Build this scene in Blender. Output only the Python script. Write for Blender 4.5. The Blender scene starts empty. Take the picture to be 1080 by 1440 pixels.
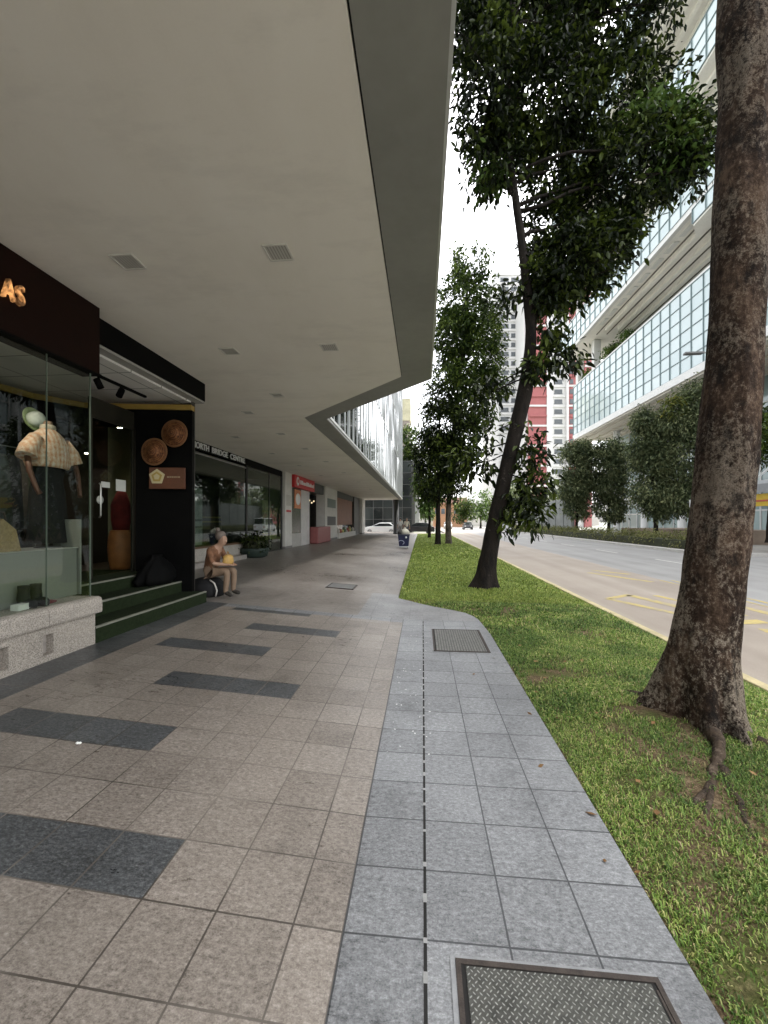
import bpy, bmesh, math, random
import numpy as np
from mathutils import Vector, Matrix, noise as mnoise
R = math.radians
sc = bpy.context.scene
col = sc.collection
random.seed(7)
rng = np.random.default_rng(7)
H = 1.5                                    # eye height
CEIL = 3.77                                # underside of the overhang
FZ = 0.225                                 # level of the floor along the shops
SLOPE = 0.07

# ------------------------------------------------------------------ materials
class NT:
    def __init__(s, name):
        s.m = bpy.data.materials.new(name); s.m.use_nodes = True
        s.t = s.m.node_tree; s.n = s.t.nodes; s.l = s.t.links
        s.b = s.n['Principled BSDF']; s.out = s.n['Material Output']
    def node(s, typ, **kw):
        nd = s.n.new(typ)
        for k, v in kw.items():
            if k.startswith('i_'):
                key = k[2:]
                key = int(key) if key.isdigit() else key.replace('_', ' ')
                nd.inputs[key].default_value = v
            else: setattr(nd, k, v)
        return nd
    def link(s, a, b): s.l.new(a, b)
    def pos(s):
        if not hasattr(s, '_p'): s._p = s.node('ShaderNodeNewGeometry')
        return s._p.outputs['Position']
    def geo(s):
        s.pos(); return s._p
    def obj(s):
        if not hasattr(s, '_o'): s._o = s.node('ShaderNodeTexCoord')
        return s._o.outputs['Object']
    def noise(s, scale, detail=4, rough=.55, vec=None, stretch=None):
        v = vec if vec is not None else s.pos()
        if stretch:
            mp = s.node('ShaderNodeMapping'); mp.inputs['Scale'].default_value = stretch
            s.link(v, mp.inputs['Vector']); v = mp.outputs['Vector']
        nd = s.node('ShaderNodeTexNoise', i_Scale=scale, i_Detail=detail, i_Roughness=rough)
        s.link(v, nd.inputs['Vector']); return nd.outputs['Fac']
    def voro(s, scale, feature='F1', vec=None):
        nd = s.node('ShaderNodeTexVoronoi', feature=feature, i_Scale=scale)
        s.link(vec if vec is not None else s.pos(), nd.inputs['Vector']); return nd
    def ramp(s, fac, stops, interp='LINEAR'):
        nd = s.node('ShaderNodeValToRGB'); r = nd.color_ramp; r.interpolation = interp
        while len(r.elements) < len(stops): r.elements.new(.5)
        for e, (p, c) in zip(r.elements, stops):
            e.position = p; e.color = (c, c, c, 1) if not hasattr(c, '__len__') else (*c[:3], 1)
        s.link(fac, nd.inputs['Fac']); return nd.outputs['Color']
    def mix(s, fac, a, b, blend='MIX'):
        nd = s.node('ShaderNodeMix', data_type='RGBA', blend_type=blend)
        for sock, v in ((nd.inputs[0], fac), (nd.inputs[6], a), (nd.inputs[7], b)):
            if hasattr(v, 'is_linked'): s.link(v, sock)
            elif hasattr(v, '__len__'): sock.default_value = (*v[:3], 1)
            else: sock.default_value = v
        return nd.outputs[2]
    def math(s, op, a, b=None, c=None):
        nd = s.node('ShaderNodeMath', operation=op)
        for i, v in enumerate((a, b, c)):
            if v is None: continue
            if hasattr(v, 'is_linked'): s.link(v, nd.inputs[i])
            else: nd.inputs[i].default_value = v
        return nd.outputs[0]
    def bump(s, h, strength=.3, dist=.01):
        nd = s.node('ShaderNodeBump', i_Strength=strength, i_Distance=dist)
        s.link(h, nd.inputs['Height']); s.link(nd.outputs['Normal'], s.b.inputs['Normal'])
    def base(s, c): 
        if hasattr(c, 'is_linked'): s.link(c, s.b.inputs['Base Color'])
        else: s.b.inputs['Base Color'].default_value = (*c[:3], 1)
    def rough(s, v):
        if hasattr(v, 'is_linked'): s.link(v, s.b.inputs['Roughness'])
        else: s.b.inputs['Roughness'].default_value = v

_mats = {}
def simple(name, c, rough=.6, var=.18, scale=6., metal=0., bump=0., spec=.5, bscale=None, emit=None, es=0.):
    if name in _mats: return _mats[name]
    t = NT(name)
    n1 = t.noise(scale, 5); n2 = t.noise(scale*9, 3)
    f = t.math('ADD', t.math('MULTIPLY', n1, .65), t.math('MULTIPLY', n2, .35))
    lo = tuple(x*(1-var) for x in c); hi = tuple(min(1, x*(1+var)) for x in c)
    t.base(t.ramp(f, [(.3, lo), (.7, hi)]))
    t.rough(rough); t.b.inputs['Metallic'].default_value = metal
    t.b.inputs['Specular IOR Level'].default_value = spec
    if bump: t.bump(t.noise(bscale or scale*12, 5), bump, .006)
    if emit:
        t.b.inputs['Emission Color'].default_value = (*emit, 1); t.b.inputs['Emission Strength'].default_value = es
    _mats[name] = t.m
    return t.m

def glass_mat(name, tint=(.75, .82, .78), refl=1.0, ior=1.5):
    t = NT(name); t.n.remove(t.b)
    tr = t.node('ShaderNodeBsdfTransparent'); tr.inputs[0].default_value = (*tint, 1)
    gl = t.node('ShaderNodeBsdfGlossy'); gl.inputs[0].default_value = (refl, refl, refl, 1); gl.inputs['Roughness'].default_value = .01
    dt = t.node('ShaderNodeVectorMath', operation='DOT_PRODUCT'); t.link(t.geo().outputs['Incoming'], dt.inputs[0]); t.link(t.geo().outputs['Normal'], dt.inputs[1])
    f0 = ((ior-1)/(ior+1))**2
    fr = t.math('ADD', f0, t.math('MULTIPLY', 1-f0, t.math('POWER', t.math('SUBTRACT', 1., t.math('ABSOLUTE', dt.outputs['Value'])), 5.)))
    mx = t.node('ShaderNodeMixShader')
    t.link(fr, mx.inputs[0]); t.link(tr.outputs[0], mx.inputs[1]); t.link(gl.outputs[0], mx.inputs[2])
    t.link(mx.outputs[0], t.out.inputs[0]); return t.m

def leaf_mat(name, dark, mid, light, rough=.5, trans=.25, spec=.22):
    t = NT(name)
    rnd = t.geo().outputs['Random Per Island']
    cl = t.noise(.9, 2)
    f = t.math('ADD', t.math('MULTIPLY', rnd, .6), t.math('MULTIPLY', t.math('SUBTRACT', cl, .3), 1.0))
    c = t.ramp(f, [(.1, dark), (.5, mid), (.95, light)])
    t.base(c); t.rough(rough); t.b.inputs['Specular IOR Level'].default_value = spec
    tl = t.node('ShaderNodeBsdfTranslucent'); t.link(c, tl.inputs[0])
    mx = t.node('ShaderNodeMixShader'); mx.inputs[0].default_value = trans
    t.link(t.b.outputs[0], mx.inputs[1]); t.link(tl.outputs[0], mx.inputs[2]); t.link(mx.outputs[0], t.out.inputs[0])
    return t.m

def bark_mat(name, dark, mid, pale, pale_amt=.5, sc_=1.):
    t = NT(name)
    v = t.noise(7*sc_, 8, .68, stretch=(1, 1, .35))
    p = t.noise(13*sc_, 6, .72); pb = t.noise(2.2*sc_, 3)
    c = t.ramp(v, [(.34, dark), (.5, mid), (.66, tuple(x*1.25 for x in mid))])
    pm = t.ramp(t.math('ADD', t.math('MULTIPLY', p, .62), t.math('MULTIPLY', pb, .38)), [(.62-.16*pale_amt, 0), (.68-.16*pale_amt, 1)])
    c = t.mix(t.math('MULTIPLY', pm, .72), c, pale)
    t.base(c); t.rough(.85); t.b.inputs['Specular IOR Level'].default_value = .25
    hh = t.math('ADD', t.noise(26*sc_, 8, .7, stretch=(1, 1, .4)), t.math('MULTIPLY', v, 1.5))
    t.bump(hh, .8, .02)
    return t.m

# ------------------------------------------------------------------ mesh building
def link_mesh(name, me, mat=None, parent=None):
    o = bpy.data.objects.new(name, me); col.objects.link(o)
    if mat is not None:
        for m in (mat if isinstance(mat, (list, tuple)) else [mat]): me.materials.append(m)
    if parent is not None: o.parent = parent
    return o

class MB:
    """collects shapes in local metres, then builds ONE mesh object"""
    def __init__(s): s.bm = bmesh.new(); s.mi = 0
    def _faces(s, before):
        for f in s.bm.faces:
            if f.index == -1 or f not in before: pass
    def box(s, x0, x1, y0, y1, z0, z1, rot=0, mi=0, bevel=0):
        c = Vector(((x0+x1)/2, (y0+y1)/2, (z0+z1)/2))
        mt = Matrix.Translation(c) @ Matrix.Rotation(rot, 4, 'Z') @ Matrix.Diagonal((abs(x1-x0), abs(y1-y0), abs(z1-z0), 1))
        r = bmesh.ops.create_cube(s.bm, size=1, matrix=mt)
        fs = {f for v in r['verts'] for f in v.link_faces}
        for f in fs: f.material_index = mi
        if bevel:
            es = list({e for f in fs for e in f.edges})
            bmesh.ops.bevel(s.bm, geom=es, offset=bevel, segments=2, affect='EDGES', profile=.5)
        return s
    def quad(s, pts, mi=0):
        f = s.bm.faces.new([s.bm.verts.new(p) for p in pts]); f.material_index = mi; return s
    def prism(s, poly, z0, z1, mi=0, zf=None):
        lo = [s.bm.verts.new((x, y, z0)) for x, y in poly]; hi = [s.bm.verts.new((x, y, z1)) for x, y in poly]
        n = len(poly); fs = [s.bm.faces.new(lo[::-1]), s.bm.faces.new(hi)]
        for i in range(n): fs.append(s.bm.faces.new((lo[i], lo[(i+1) % n], hi[(i+1) % n], hi[i])))
        for f in fs: f.material_index = mi
        return s
    def extrude_profile(s, prof, axis, a0, a1, mi=0):
        """closed 2-D outline swept straight along 'x' or 'y'"""
        mk = (lambda u, v, a: (u, a, v)) if axis == 'y' else (lambda u, v, a: (a, u, v))
        A = [s.bm.verts.new(mk(u, v, a0)) for u, v in prof]; B = [s.bm.verts.new(mk(u, v, a1)) for u, v in prof]
        n = len(prof); fs = [s.bm.faces.new(A), s.bm.faces.new(B[::-1])]
        for i in range(n): fs.append(s.bm.faces.new((A[i], B[i], B[(i+1) % n], A[(i+1) % n])))
        for f in fs: f.material_index = mi
        return s
    def tube(s, pts, rad, n=10, mi=0, cap=True, smooth=True):
        pts = [Vector(p) for p in pts]
        if not hasattr(rad, '__len__'): rad = [rad]*len(pts)
        rings = []; ref = None
        for i, p in enumerate(pts):
            d = (pts[min(i+1, len(pts)-1)] - pts[max(i-1, 0)]).normalized()
            if ref is None: ref = Vector((1, 0, 0)) if abs(d.x) < .9 else Vector((0, 1, 0))
            u = (ref - d*ref.dot(d)).normalized(); w = d.cross(u); ref = u
            rings.append([s.bm.verts.new(p + (u*math.cos(2*math.pi*k/n) + w*math.sin(2*math.pi*k/n))*rad[i]) for k in range(n)])
        for a, b in zip(rings, rings[1:]):
            for k in range(n):
                f = s.bm.faces.new((a[k], a[(k+1) % n], b[(k+1) % n], b[k])); f.material_index = mi; f.smooth = smooth
        if cap:
            for rg, fl in ((rings[0], True), (rings[-1], False)):
                f = s.bm.faces.new(rg[::-1] if fl else rg); f.material_index = mi
        return s
    def lathe(s, prof, n=24, c=(0, 0, 0), mt=None, mi=0, sx=1, sy=1, smooth=True):
        """profile of (radius, height) turned about z"""
        c = Vector(c); rings = []
        for r, z in prof:
            ring = []
            for k in range(n):
                p = Vector((r*sx*math.cos(2*math.pi*k/n), r*sy*math.sin(2*math.pi*k/n), z))
                if mt is not None: p = mt @ p
                ring.append(s.bm.verts.new(p + c))
            rings.append(ring)
        for a, b in zip(rings, rings[1:]):
            for k in range(n):
                f = s.bm.faces.new((a[k], a[(k+1) % n], b[(k+1) % n], b[k])); f.smooth = smooth; f.material_index = mi
        for rg, fl in ((rings[0], True), (rings[-1], False)):
            f = s.bm.faces.new(rg[::-1] if fl else rg); f.material_index = mi
        return s
    def build(s, name, mat, parent=None, bevel=0):
        s.bm.normal_update()
        me = bpy.data.meshes.new(name); s.bm.to_mesh(me); s.bm.free()
        o = link_mesh(name, me, mat, parent)
        if bevel:
            b = o.modifiers.new('bevel', 'BEVEL'); b.width = bevel; b.segments = 2; b.limit_method = 'ANGLE'
        return o

def thing(name, label, cat, loc=(0, 0, 0), group=None, rotz=0):
    o = bpy.data.objects.new(name, None); col.objects.link(o)
    o.location = loc; o.rotation_euler = (0, 0, rotz); o.empty_display_size = .1
    o['label'] = label; o['category'] = cat
    if group: o['group'] = group
    return o
def tag(o, label=None, cat=None, group=None, kind=None):
    if label: o['label'] = label
    if cat: o['category'] = cat
    if group: o['group'] = group
    if kind: o['kind'] = kind
    return o
def dup(root, loc, rotz=None, label=None, group=None):
    def cp(o, parent):
        c = o.copy(); col.objects.link(c)
        if parent is not None: c.parent = parent
        for ch in o.children: cp(ch, c)
        return c
    r = cp(root, None); r.location = loc
    if rotz is not None: r.rotation_euler = (0, 0, rotz)
    if label: r['label'] = label
    if group: r['group'] = group
    return r
def text_mesh(name, body, size, mat, parent, loc, rot, extrude=.01, align='LEFT', sx=1):
    cu = bpy.data.curves.new(name, 'FONT'); cu.body = body; cu.size = size; cu.extrude = extrude; cu.align_x = align
    cu.offset = size*.012
    tmp = bpy.data.objects.new(name, cu); col.objects.link(tmp)
    dg = bpy.context.evaluated_depsgraph_get()
    me = bpy.data.meshes.new_from_object(tmp.evaluated_get(dg)); bpy.data.objects.remove(tmp)
    o = link_mesh(name, me, mat, parent); o.location = loc; o.rotation_euler = rot; o.scale = (sx, 1, 1)
    return o
def np_mesh(name, verts, quads, mat, parent=None, smooth=False, tris=False):
    me = bpy.data.meshes.new(name); k = quads.shape[1]
    me.vertices.add(len(verts)); me.vertices.foreach_set('co', verts.astype(np.float32).ravel())
    me.loops.add(quads.size); me.loops.foreach_set('vertex_index', quads.astype(np.int32).ravel())
    me.polygons.add(len(quads)); me.polygons.foreach_set('loop_start', np.arange(0, quads.size, k, dtype=np.int32))
    me.update(calc_edges=True); me.validate()
    return link_mesh(name, me, mat, parent)

# ---- from a sight line of the eye to a place in the world (distance d along the view axis, horizontal)
PSI = math.atan(54/580); CS, SN = math.cos(PSI), math.sin(PSI)
def at(px, py, d):
    xc = (px-540)/580*d
    return Vector((xc*CS - d*SN, d*CS + xc*SN, H + (733-py)/580*d))

# ------------------------------------------------------------------ vegetation
def vnoise(p, s, seed=0.):
    return np.array([mnoise.noise(Vector((x*s+seed, y*s+seed*1.7, z*s))) for x, y, z in p])
def leaf_cloud(name, blobs, n_sprays, per, size, mat, parent, rg, spread=.16, hole=-.25, hs=1.1, droop=.5, shell=.55, width=.4):
    w = np.array([b[2] for b in blobs], float); w /= w.sum()
    idx = rg.choice(len(blobs), n_sprays, p=w)
    C = np.array([b[0] for b in blobs], float)[idx]; S = np.array([b[1] for b in blobs], float)[idx]
    dirs = rg.normal(size=(n_sprays, 3)); dirs /= np.linalg.norm(dirs, axis=1)[:, None]
    rad = rg.random(n_sprays)**(1/3)*(1-shell) + shell*rg.random(n_sprays)**.25
    wob = 1 + .35*vnoise(dirs, 1.7, 3.1+len(name))
    p = C + dirs*S*(rad*wob)[:, None]
    keep = (vnoise(p, hs, 11.)+.45*vnoise(p, hs*2.6, 4.)) > hole
    p = p[keep]; dirs = dirs[keep]; n = len(p)
    cen = np.repeat(p, per, 0); out = np.repeat(dirs, per, 0)
    N = n*per
    pos = cen + rg.normal(size=(N, 3))*spread*np.array([1, 1, .8])
    d = out*.6 + rg.normal(size=(N, 3))*.8; d[:, 2] -= droop
    d /= np.linalg.norm(d, axis=1)[:, None]
    up = np.tile([0, 0, 1.], (N, 1)) + rg.normal(size=(N, 3))*.55
    s = np.cross(d, up); s /= (np.linalg.norm(s, axis=1)[:, None]+1e-6)
    nn = np.cross(s, d)
    L = (size*(.65+.7*rg.random(N)))[:, None]; W = L*width*.5
    v = np.empty((N, 6, 3))
    v[:, 0] = pos; v[:, 1] = pos+d*L*.35+s*W+nn*W*.35; v[:, 2] = pos+d*L*.72+s*W*.72+nn*W*.2-np.array([0, 0, 1])*L*.05
    v[:, 3] = pos+d*L-np.array([0, 0, 1])*L*.14; v[:, 4] = pos+d*L*.72-s*W*.72+nn*W*.2-np.array([0, 0, 1])*L*.05; v[:, 5] = pos+d*L*.35-s*W+nn*W*.35
    b = (np.arange(N)*6)[:, None]
    q = np.concatenate([b+np.array([0, 1, 2, 3]), b+np.array([0, 3, 4, 5])], 0)
    return np_mesh(name, v.reshape(-1, 3), q, mat, parent)

def trunk_mesh(mb, path, rad, n=28, lobes=None, rough=.04, rings=60, seed=0.):
    """tapering trunk along a path with lobed root flare near its foot"""
    path = [Vector(p) for p in path]
    cum = [0]
    for a, b in zip(path, path[1:]): cum.append(cum[-1]+(b-a).length)
    prev = None
    for i in range(rings+1):
        t = (i/rings)**1.35*cum[-1]
        k = max(j for j in range(len(cum)) if cum[j] <= t+1e-9); k = min(k, len(path)-2)
        u = (t-cum[k])/(cum[k+1]-cum[k])
        # smooth (catmull) interpolation
        p0, p1, p2, p3 = path[max(k-1, 0)], path[k], path[k+1], path[min(k+2, len(path)-1)]
        c = .5*((2*p1)+(p2-p0)*u+(2*p0-5*p1+4*p2-p3)*u*u+(3*p1-p0-3*p2+p3)*u**3)
        r = rad[k]*(1-u)+rad[k+1]*u
        ring = []
        for j in range(n):
            a = 2*math.pi*j/n; rr = r
            if lobes:
                for (la, lw, lh, lm) in lobes:
                    da = (a-la+math.pi) % (2*math.pi)-math.pi
                    rr += lm*math.exp(-(da/lw)**2)*math.exp(-((c.z-path[0].z)/lh))
            q = Vector((math.cos(a), math.sin(a), 0))
            nz = mnoise.noise(Vector((q.x*2.2+seed, q.y*2.2, c.z*1.6)))+.6*mnoise.noise(Vector((q.x*6+seed, q.y*6, c.z*4)))
            ring.append(mb.bm.verts.new(c+q*(rr*(1+rough*1.6*nz))))
        if prev:
            for j in range(n):
                f = mb.bm.faces.new((prev[j], prev[(j+1) % n], ring[(j+1) % n], ring[j])); f.smooth = True
        prev = ring
    mb.bm.faces.new(prev)

def limb(mb, a, b, r0, r1, bend=.25, n=7, seg=6, rnd=random):
    a, b = Vector(a), Vector(b); L = (b-a).length
    off = Vector((rnd.uniform(-1, 1), rnd.uniform(-1, 1), rnd.uniform(-.2, 1)))*L*bend
    pts = []; rr = []
    for i in range(seg+1):
        t = i/seg
        pts.append(a.lerp(b, t)+off*(t*(1-t))+Vector((rnd.uniform(-1, 1), rnd.uniform(-1, 1), rnd.uniform(-1, 1)))*L*.02*(0 < i < seg)); rr.append(r0+(r1-r0)*t)
    mb.tube(pts, rr, n)
    return pts

# ================================================================== SETTING
T = .297
def floor_z(x):
    return 0. if x > -.29 else (SLOPE*(-.29-x) if x > -3.5 else FZ)
def edge_x(y):
    pts = [(-8, .885), (5.6, .9), (6.4, .85), (6.62, .80), (6.85, .70), (7.05, .5), (7.3, .2), (7.97, -.46), (8.2, -.475), (32, -.55), (80, -.6)]
    for (a, xa), (b, xb) in zip(pts, pts[1:]):
        if y <= b: return xa+(xb-xa)*(y-a)/(b-a)
    return pts[-1][1]

def mat_pavement():
    t = NT('paving_tiles'); sep = t.node('ShaderNodeSeparateXYZ'); t.link(t.pos(), sep.inputs[0])
    X, Y = sep.outputs[0], sep.outputs[1]; M = t.math
    tan_ = M('MULTIPLY', M('LESS_THAN', X, -.29), M('LESS_THAN', Y, 6.1))
    far = M('GREATER_THAN', Y, 6.3)
    left = M('LESS_THAN', X, -.29)
    off = M('ADD', .01, M('MULTIPLY', left, -.484))
    u = M('DIVIDE', M('SUBTRACT', X, off), T); v = M('DIVIDE', Y, T)
    fu, fv = M('FRACT', u), M('FRACT', v)
    cu, rv = M('FLOOR', u), M('FLOOR', v)
    du = M('MINIMUM', fu, M('SUBTRACT', 1., fu)); dv = M('MINIMUM', fv, M('SUBTRACT', 1., fv))
    db = M('DIVIDE', M('ABSOLUTE', M('ADD', X, .29)), T)
    dj = M('MINIMUM', M('MINIMUM', du, dv), db)
    joint = M('LESS_THAN', M('ADD', dj, M('MULTIPLY', M('SUBTRACT', t.noise(30, 3), .5), .010)), .0125)
    # far paving: larger slabs
    fu2 = M('FRACT', M('DIVIDE', M('ADD', X, .2), .6)); fv2 = M('FRACT', M('DIVIDE', Y, .6))
    d2 = M('MINIMUM', M('MINIMUM', fu2, M('SUBTRACT', 1., fu2)), M('MINIMUM', fv2, M('SUBTRACT', 1., fv2)))
    joint2 = M('MULTIPLY', M('LESS_THAN', d2, .006), .5)
    cid = t.node('ShaderNodeCombineXYZ'); t.link(cu, cid.inputs[0]); t.link(rv, cid.inputs[1])
    wn = t.node('ShaderNodeTexWhiteNoise', noise_dimensions='2D'); t.link(cid.outputs[0], wn.inputs['Vector'])
    # per-tile shifted fine texture so neighbouring tiles never continue each other
    sh = t.node('ShaderNodeVectorMath', operation='MULTIPLY_ADD'); t.link(wn.outputs['Color'], sh.inputs[0]); sh.inputs[1].default_value = (17, 9, 5); t.link(t.pos(), sh.inputs[2])
    streak = t.noise(14, 9, .74, vec=sh.outputs[0], stretch=(.55, 1.7, 1)); grain = t.noise(150, 4, .7, vec=sh.outputs[0])
    blot = t.noise(1.3, 4); dirt = t.noise(.45, 4)
    fine = t.noise(58, 7, .82, vec=sh.outputs[0], stretch=(.75, 1.25, 1))
    tx = M('ADD', M('ADD', M('MULTIPLY', streak, .10), M('MULTIPLY', fine, .56)), M('ADD', M('ADD', M('MULTIPLY', grain, .24), M('MULTIPLY', wn.outputs['Value'], .04)), M('MULTIPLY', blot, .08)))
    tanc = t.ramp(tx, [(.40, (.095, .081, .070)), (.48, (.205, .177, .151)), (.54, (.275, .240, .207)), (.62, (.40, .36, .32))])
    grey = t.ramp(tx, [(.40, (.075, .077, .08)), (.48, (.17, .174, .179)), (.54, (.235, .24, .246)), (.62, (.38, .386, .394))])
    dark = t.ramp(tx, [(.40, (.026, .027, .028)), (.5, (.068, .072, .075)), (.62, (.165, .172, .176))])
    farc = t.ramp(M('ADD', M('MULTIPLY', tx, .6), M('MULTIPLY', dirt, .4)), [(.40, (.09, .077, .066)), (.49, (.185, .163, .143)), (.6, (.30, .272, .245))])
    c = t.mix(tan_, grey, tanc)
    r3 = M('COMPARE', M('MODULO', rv, 3.), 2., .1); par = M('MODULO', M('FLOOR', M('DIVIDE', rv, 3.)), 2.)
    ci = M('FLOOR', M('DIVIDE', M('SUBTRACT', -.474, X), T))
    st = M('SUBTRACT', 3.5, M('MULTIPLY', par, 2.))
    band = M('MULTIPLY', M('MULTIPLY', r3, M('GREATER_THAN', ci, st)), M('LESS_THAN', ci, M('ADD', st, 4.)))
    band = M('MULTIPLY', M('MULTIPLY', band, tan_), M('GREATER_THAN', Y, .9))
    strip = M('MULTIPLY', M('LESS_THAN', X, -3.07), M('LESS_THAN', Y, 6.6))
    c = t.mix(M('MAXIMUM', band, strip), c, dark)
    # the re-laid stretch of paving beyond the tiles
    greyzone = M('MULTIPLY', M('GREATER_THAN', M('ADD', X, M('MULTIPLY', Y, -.0)), -1.0), M('LESS_THAN', Y, 8.3))
    farc = t.mix(M('MULTIPLY', greyzone, .75), farc, grey)
    c = t.mix(far, c, farc)
    grout = t.mix(tan_, (.035, .037, .04), t.ramp(t.noise(1.1, 3), [(.42, (.055, .046, .038)), (.62, (.20, .175, .15))]))
    jj = M('ADD', M('MULTIPLY', joint, M('SUBTRACT', 1., far)), M('MULTIPLY', joint2, far))
    c = t.mix(M('MULTIPLY', jj, .9), c, grout)
    stain = t.ramp(t.noise(2.6, 5, .65), [(.30, .80), (.46, 1.)])
    c = t.mix(1., c, stain, 'MULTIPLY')
    spot = t.voro(5.5); c = t.mix(M('MULTIPLY', M('LESS_THAN', spot.outputs['Distance'], .035), .45), c, (.05, .05, .05))
    t.base(c)
    t.rough(t.ramp(M('ADD', M('MULTIPLY', streak, .6), M('MULTIPLY', dirt, .4)), [(.38, .26), (.62, .52)]))
    t.b.inputs['Specular IOR Level'].default_value = .5
    t.bump(M('SUBTRACT', M('MULTIPLY', M('ADD', streak, grain), .4), M('MULTIPLY', jj, .8)), .45, .004)
    return t.m

mb = MB()
ys = [-6+.5*i for i in range(23)]+[5.6, 6.0, 6.2, 6.4, 6.62, 6.85, 7.05, 7.3, 7.55, 7.97, 8.2]+[9+3*i for i in range(14)]+[50.]
ys = sorted(set(ys)); prev = None
for y in ys:
    e = edge_x(y); a = min(-.29, e)
    row = [mb.bm.verts.new((x, y, floor_z(x))) for x in (-9.6, -3.5, a, e+.002)]
    if prev:
        for k in range(3): mb.bm.faces.new((prev[k], prev[k+1], row[k+1], row[k]))
    prev = row
tag(mb.build('pavement', mat_pavement()), kind='structure')
bmesh_ = None

# base ground to the horizon
g = MB(); g.quad([(-500, -300, -.3), (500, -300, -.3), (500, 700, -.3), (-500, 700, -.3)])
tag(g.build('ground', simple('ground_mat', (.14, .15, .12), .9, .3, .05)), kind='structure')

# road
def mat_road():
    t = NT('road_surface'); sep = t.node('ShaderNodeSeparateXYZ'); t.link(t.pos(), sep.inputs[0]); X = sep.outputs[0]; M = t.math
    n = t.noise(90, 5, .7); b = t.noise(.5, 5, .6); tr = t.noise(1.0, 4, .5, stretch=(1.6, .06, 1))
    f = M('ADD', M('ADD', M('MULTIPLY', n, .3), M('MULTIPLY', b, .32)), M('MULTIPLY', tr, .38))
    lane = t.ramp(f, [(.34, (.23, .19, .155)), (.52, (.33, .28, .232)), (.7, (.42, .365, .31))])
    grey = t.ramp(f, [(.34, (.205, .198, .19)), (.52, (.295, .287, .277)), (.7, (.37, .362, .35))])
    m = M('GREATER_THAN', M('ADD', X, M('MULTIPLY', M('SUBTRACT', b, .5), .25)), 6.6)
    t.base(t.mix(m, lane, grey)); t.rough(.72); t.bump(n, .3, .006); return t.m
mb = MB()
mb.quad([(3.17, -10, -.12), (16.2, -10, -.12), (16.2, 95, -.12), (3.17, 95, -.12)])
mb.quad([(-40, 50.2, -.124), (3.17, 50.2, -.124), (3.17, 58, -.124), (-40, 58, -.124)])
mb.quad([(-6, 95, -.12), (16.2, 95, -.12), (-14, 190, -.12), (-30, 190, -.12)])
tag(mb.build('road', mat_road()), kind='structure')

conc = simple('kerb_concrete', (.52, .44, .25), .8, .25, 4, bump=.3)
mb = MB(); mb.box(3.05, 3.17, -10, 49.5, -.3, .0); mb.box(-.55, 3.16, 49.5, 49.62, -.3, 0.)
tag(mb.build('near_kerb', conc, bevel=.012), kind='structure')
mb = MB()
mb.box(13.2, 13.36, 22.2, 130, -.3, .03); mb.box(16.0, 16.16, -10, 19.6, -.3, .03)
mb.prism([(13.2, 22.19), (13.36, 22.19), (16.16, 19.61), (16.0, 19.61)], -.3, .03)
tag(mb.build('far_kerb', simple('kerb_pale', (.55, .53, .5), .8, .15, 4), bevel=.012), kind='structure')

# painted road markings
yt = NT('worn_yellow_paint'); yn = yt.math('ADD', yt.math('MULTIPLY', yt.noise(9, 6, .75), .6), yt.math('MULTIPLY', yt.noise(1.3, 3), .4)); yt.base(yt.ramp(yn, [(.40, (.34, .29, .22)), (.5, (.45, .36, .15)), (.62, (.55, .43, .14))])); yt.rough(.8); yel = yt.m
mb = MB(); Zm = -.116
def stroke(p, q, w):
    p, q = Vector((*p, Zm)), Vector((*q, Zm)); s_ = (q-p).cross(Vector((0, 0, 1))).normalized()*w/2
    mb.quad([p-s_, p+s_, q+s_, q-s_][::-1] if ((p+s_)-(p-s_)).cross(q-p).z < 0 else [p-s_, p+s_, q+s_, q-s_])
stroke((3.28, -8), (3.28, 49), .10)
for a, b, w in (((3.85, 9.0), (4.6, 7.3), .17), ((3.85, 9.0), (4.55, 9.55), .15), ((4.5, 9.5), (5.05, 7.4), .2), ((5.05, 9.5), (5.5, 7.6), .14),
                ((5.5, 7.2), (4.6, 7.0), .25), ((5.9, 9.6), (6.15, 6.6), .2), ((6.8, 12), (6.8, 3), .1), ((6.5, 12), (6.5, 5), .07), ((5.2, 13.5), (6.1, 11.6), .2), ((5.6, 14.2), (6.3, 13.2), .2), ((5.0, 6.6), (6.4, 6.3), .24)):
    stroke(a, b, w)
tag(mb.build('yellow_road_marking', yel), kind='structure')
mb = MB()
for k in range(14): stroke((9.9, 16+6*k), (9.9, 18.6+6*k), .1)
tag(mb.build('white_lane_marking', simple('worn_white_paint', (.62, .6, .56), .7, .2, 8)), kind='structure')

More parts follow.
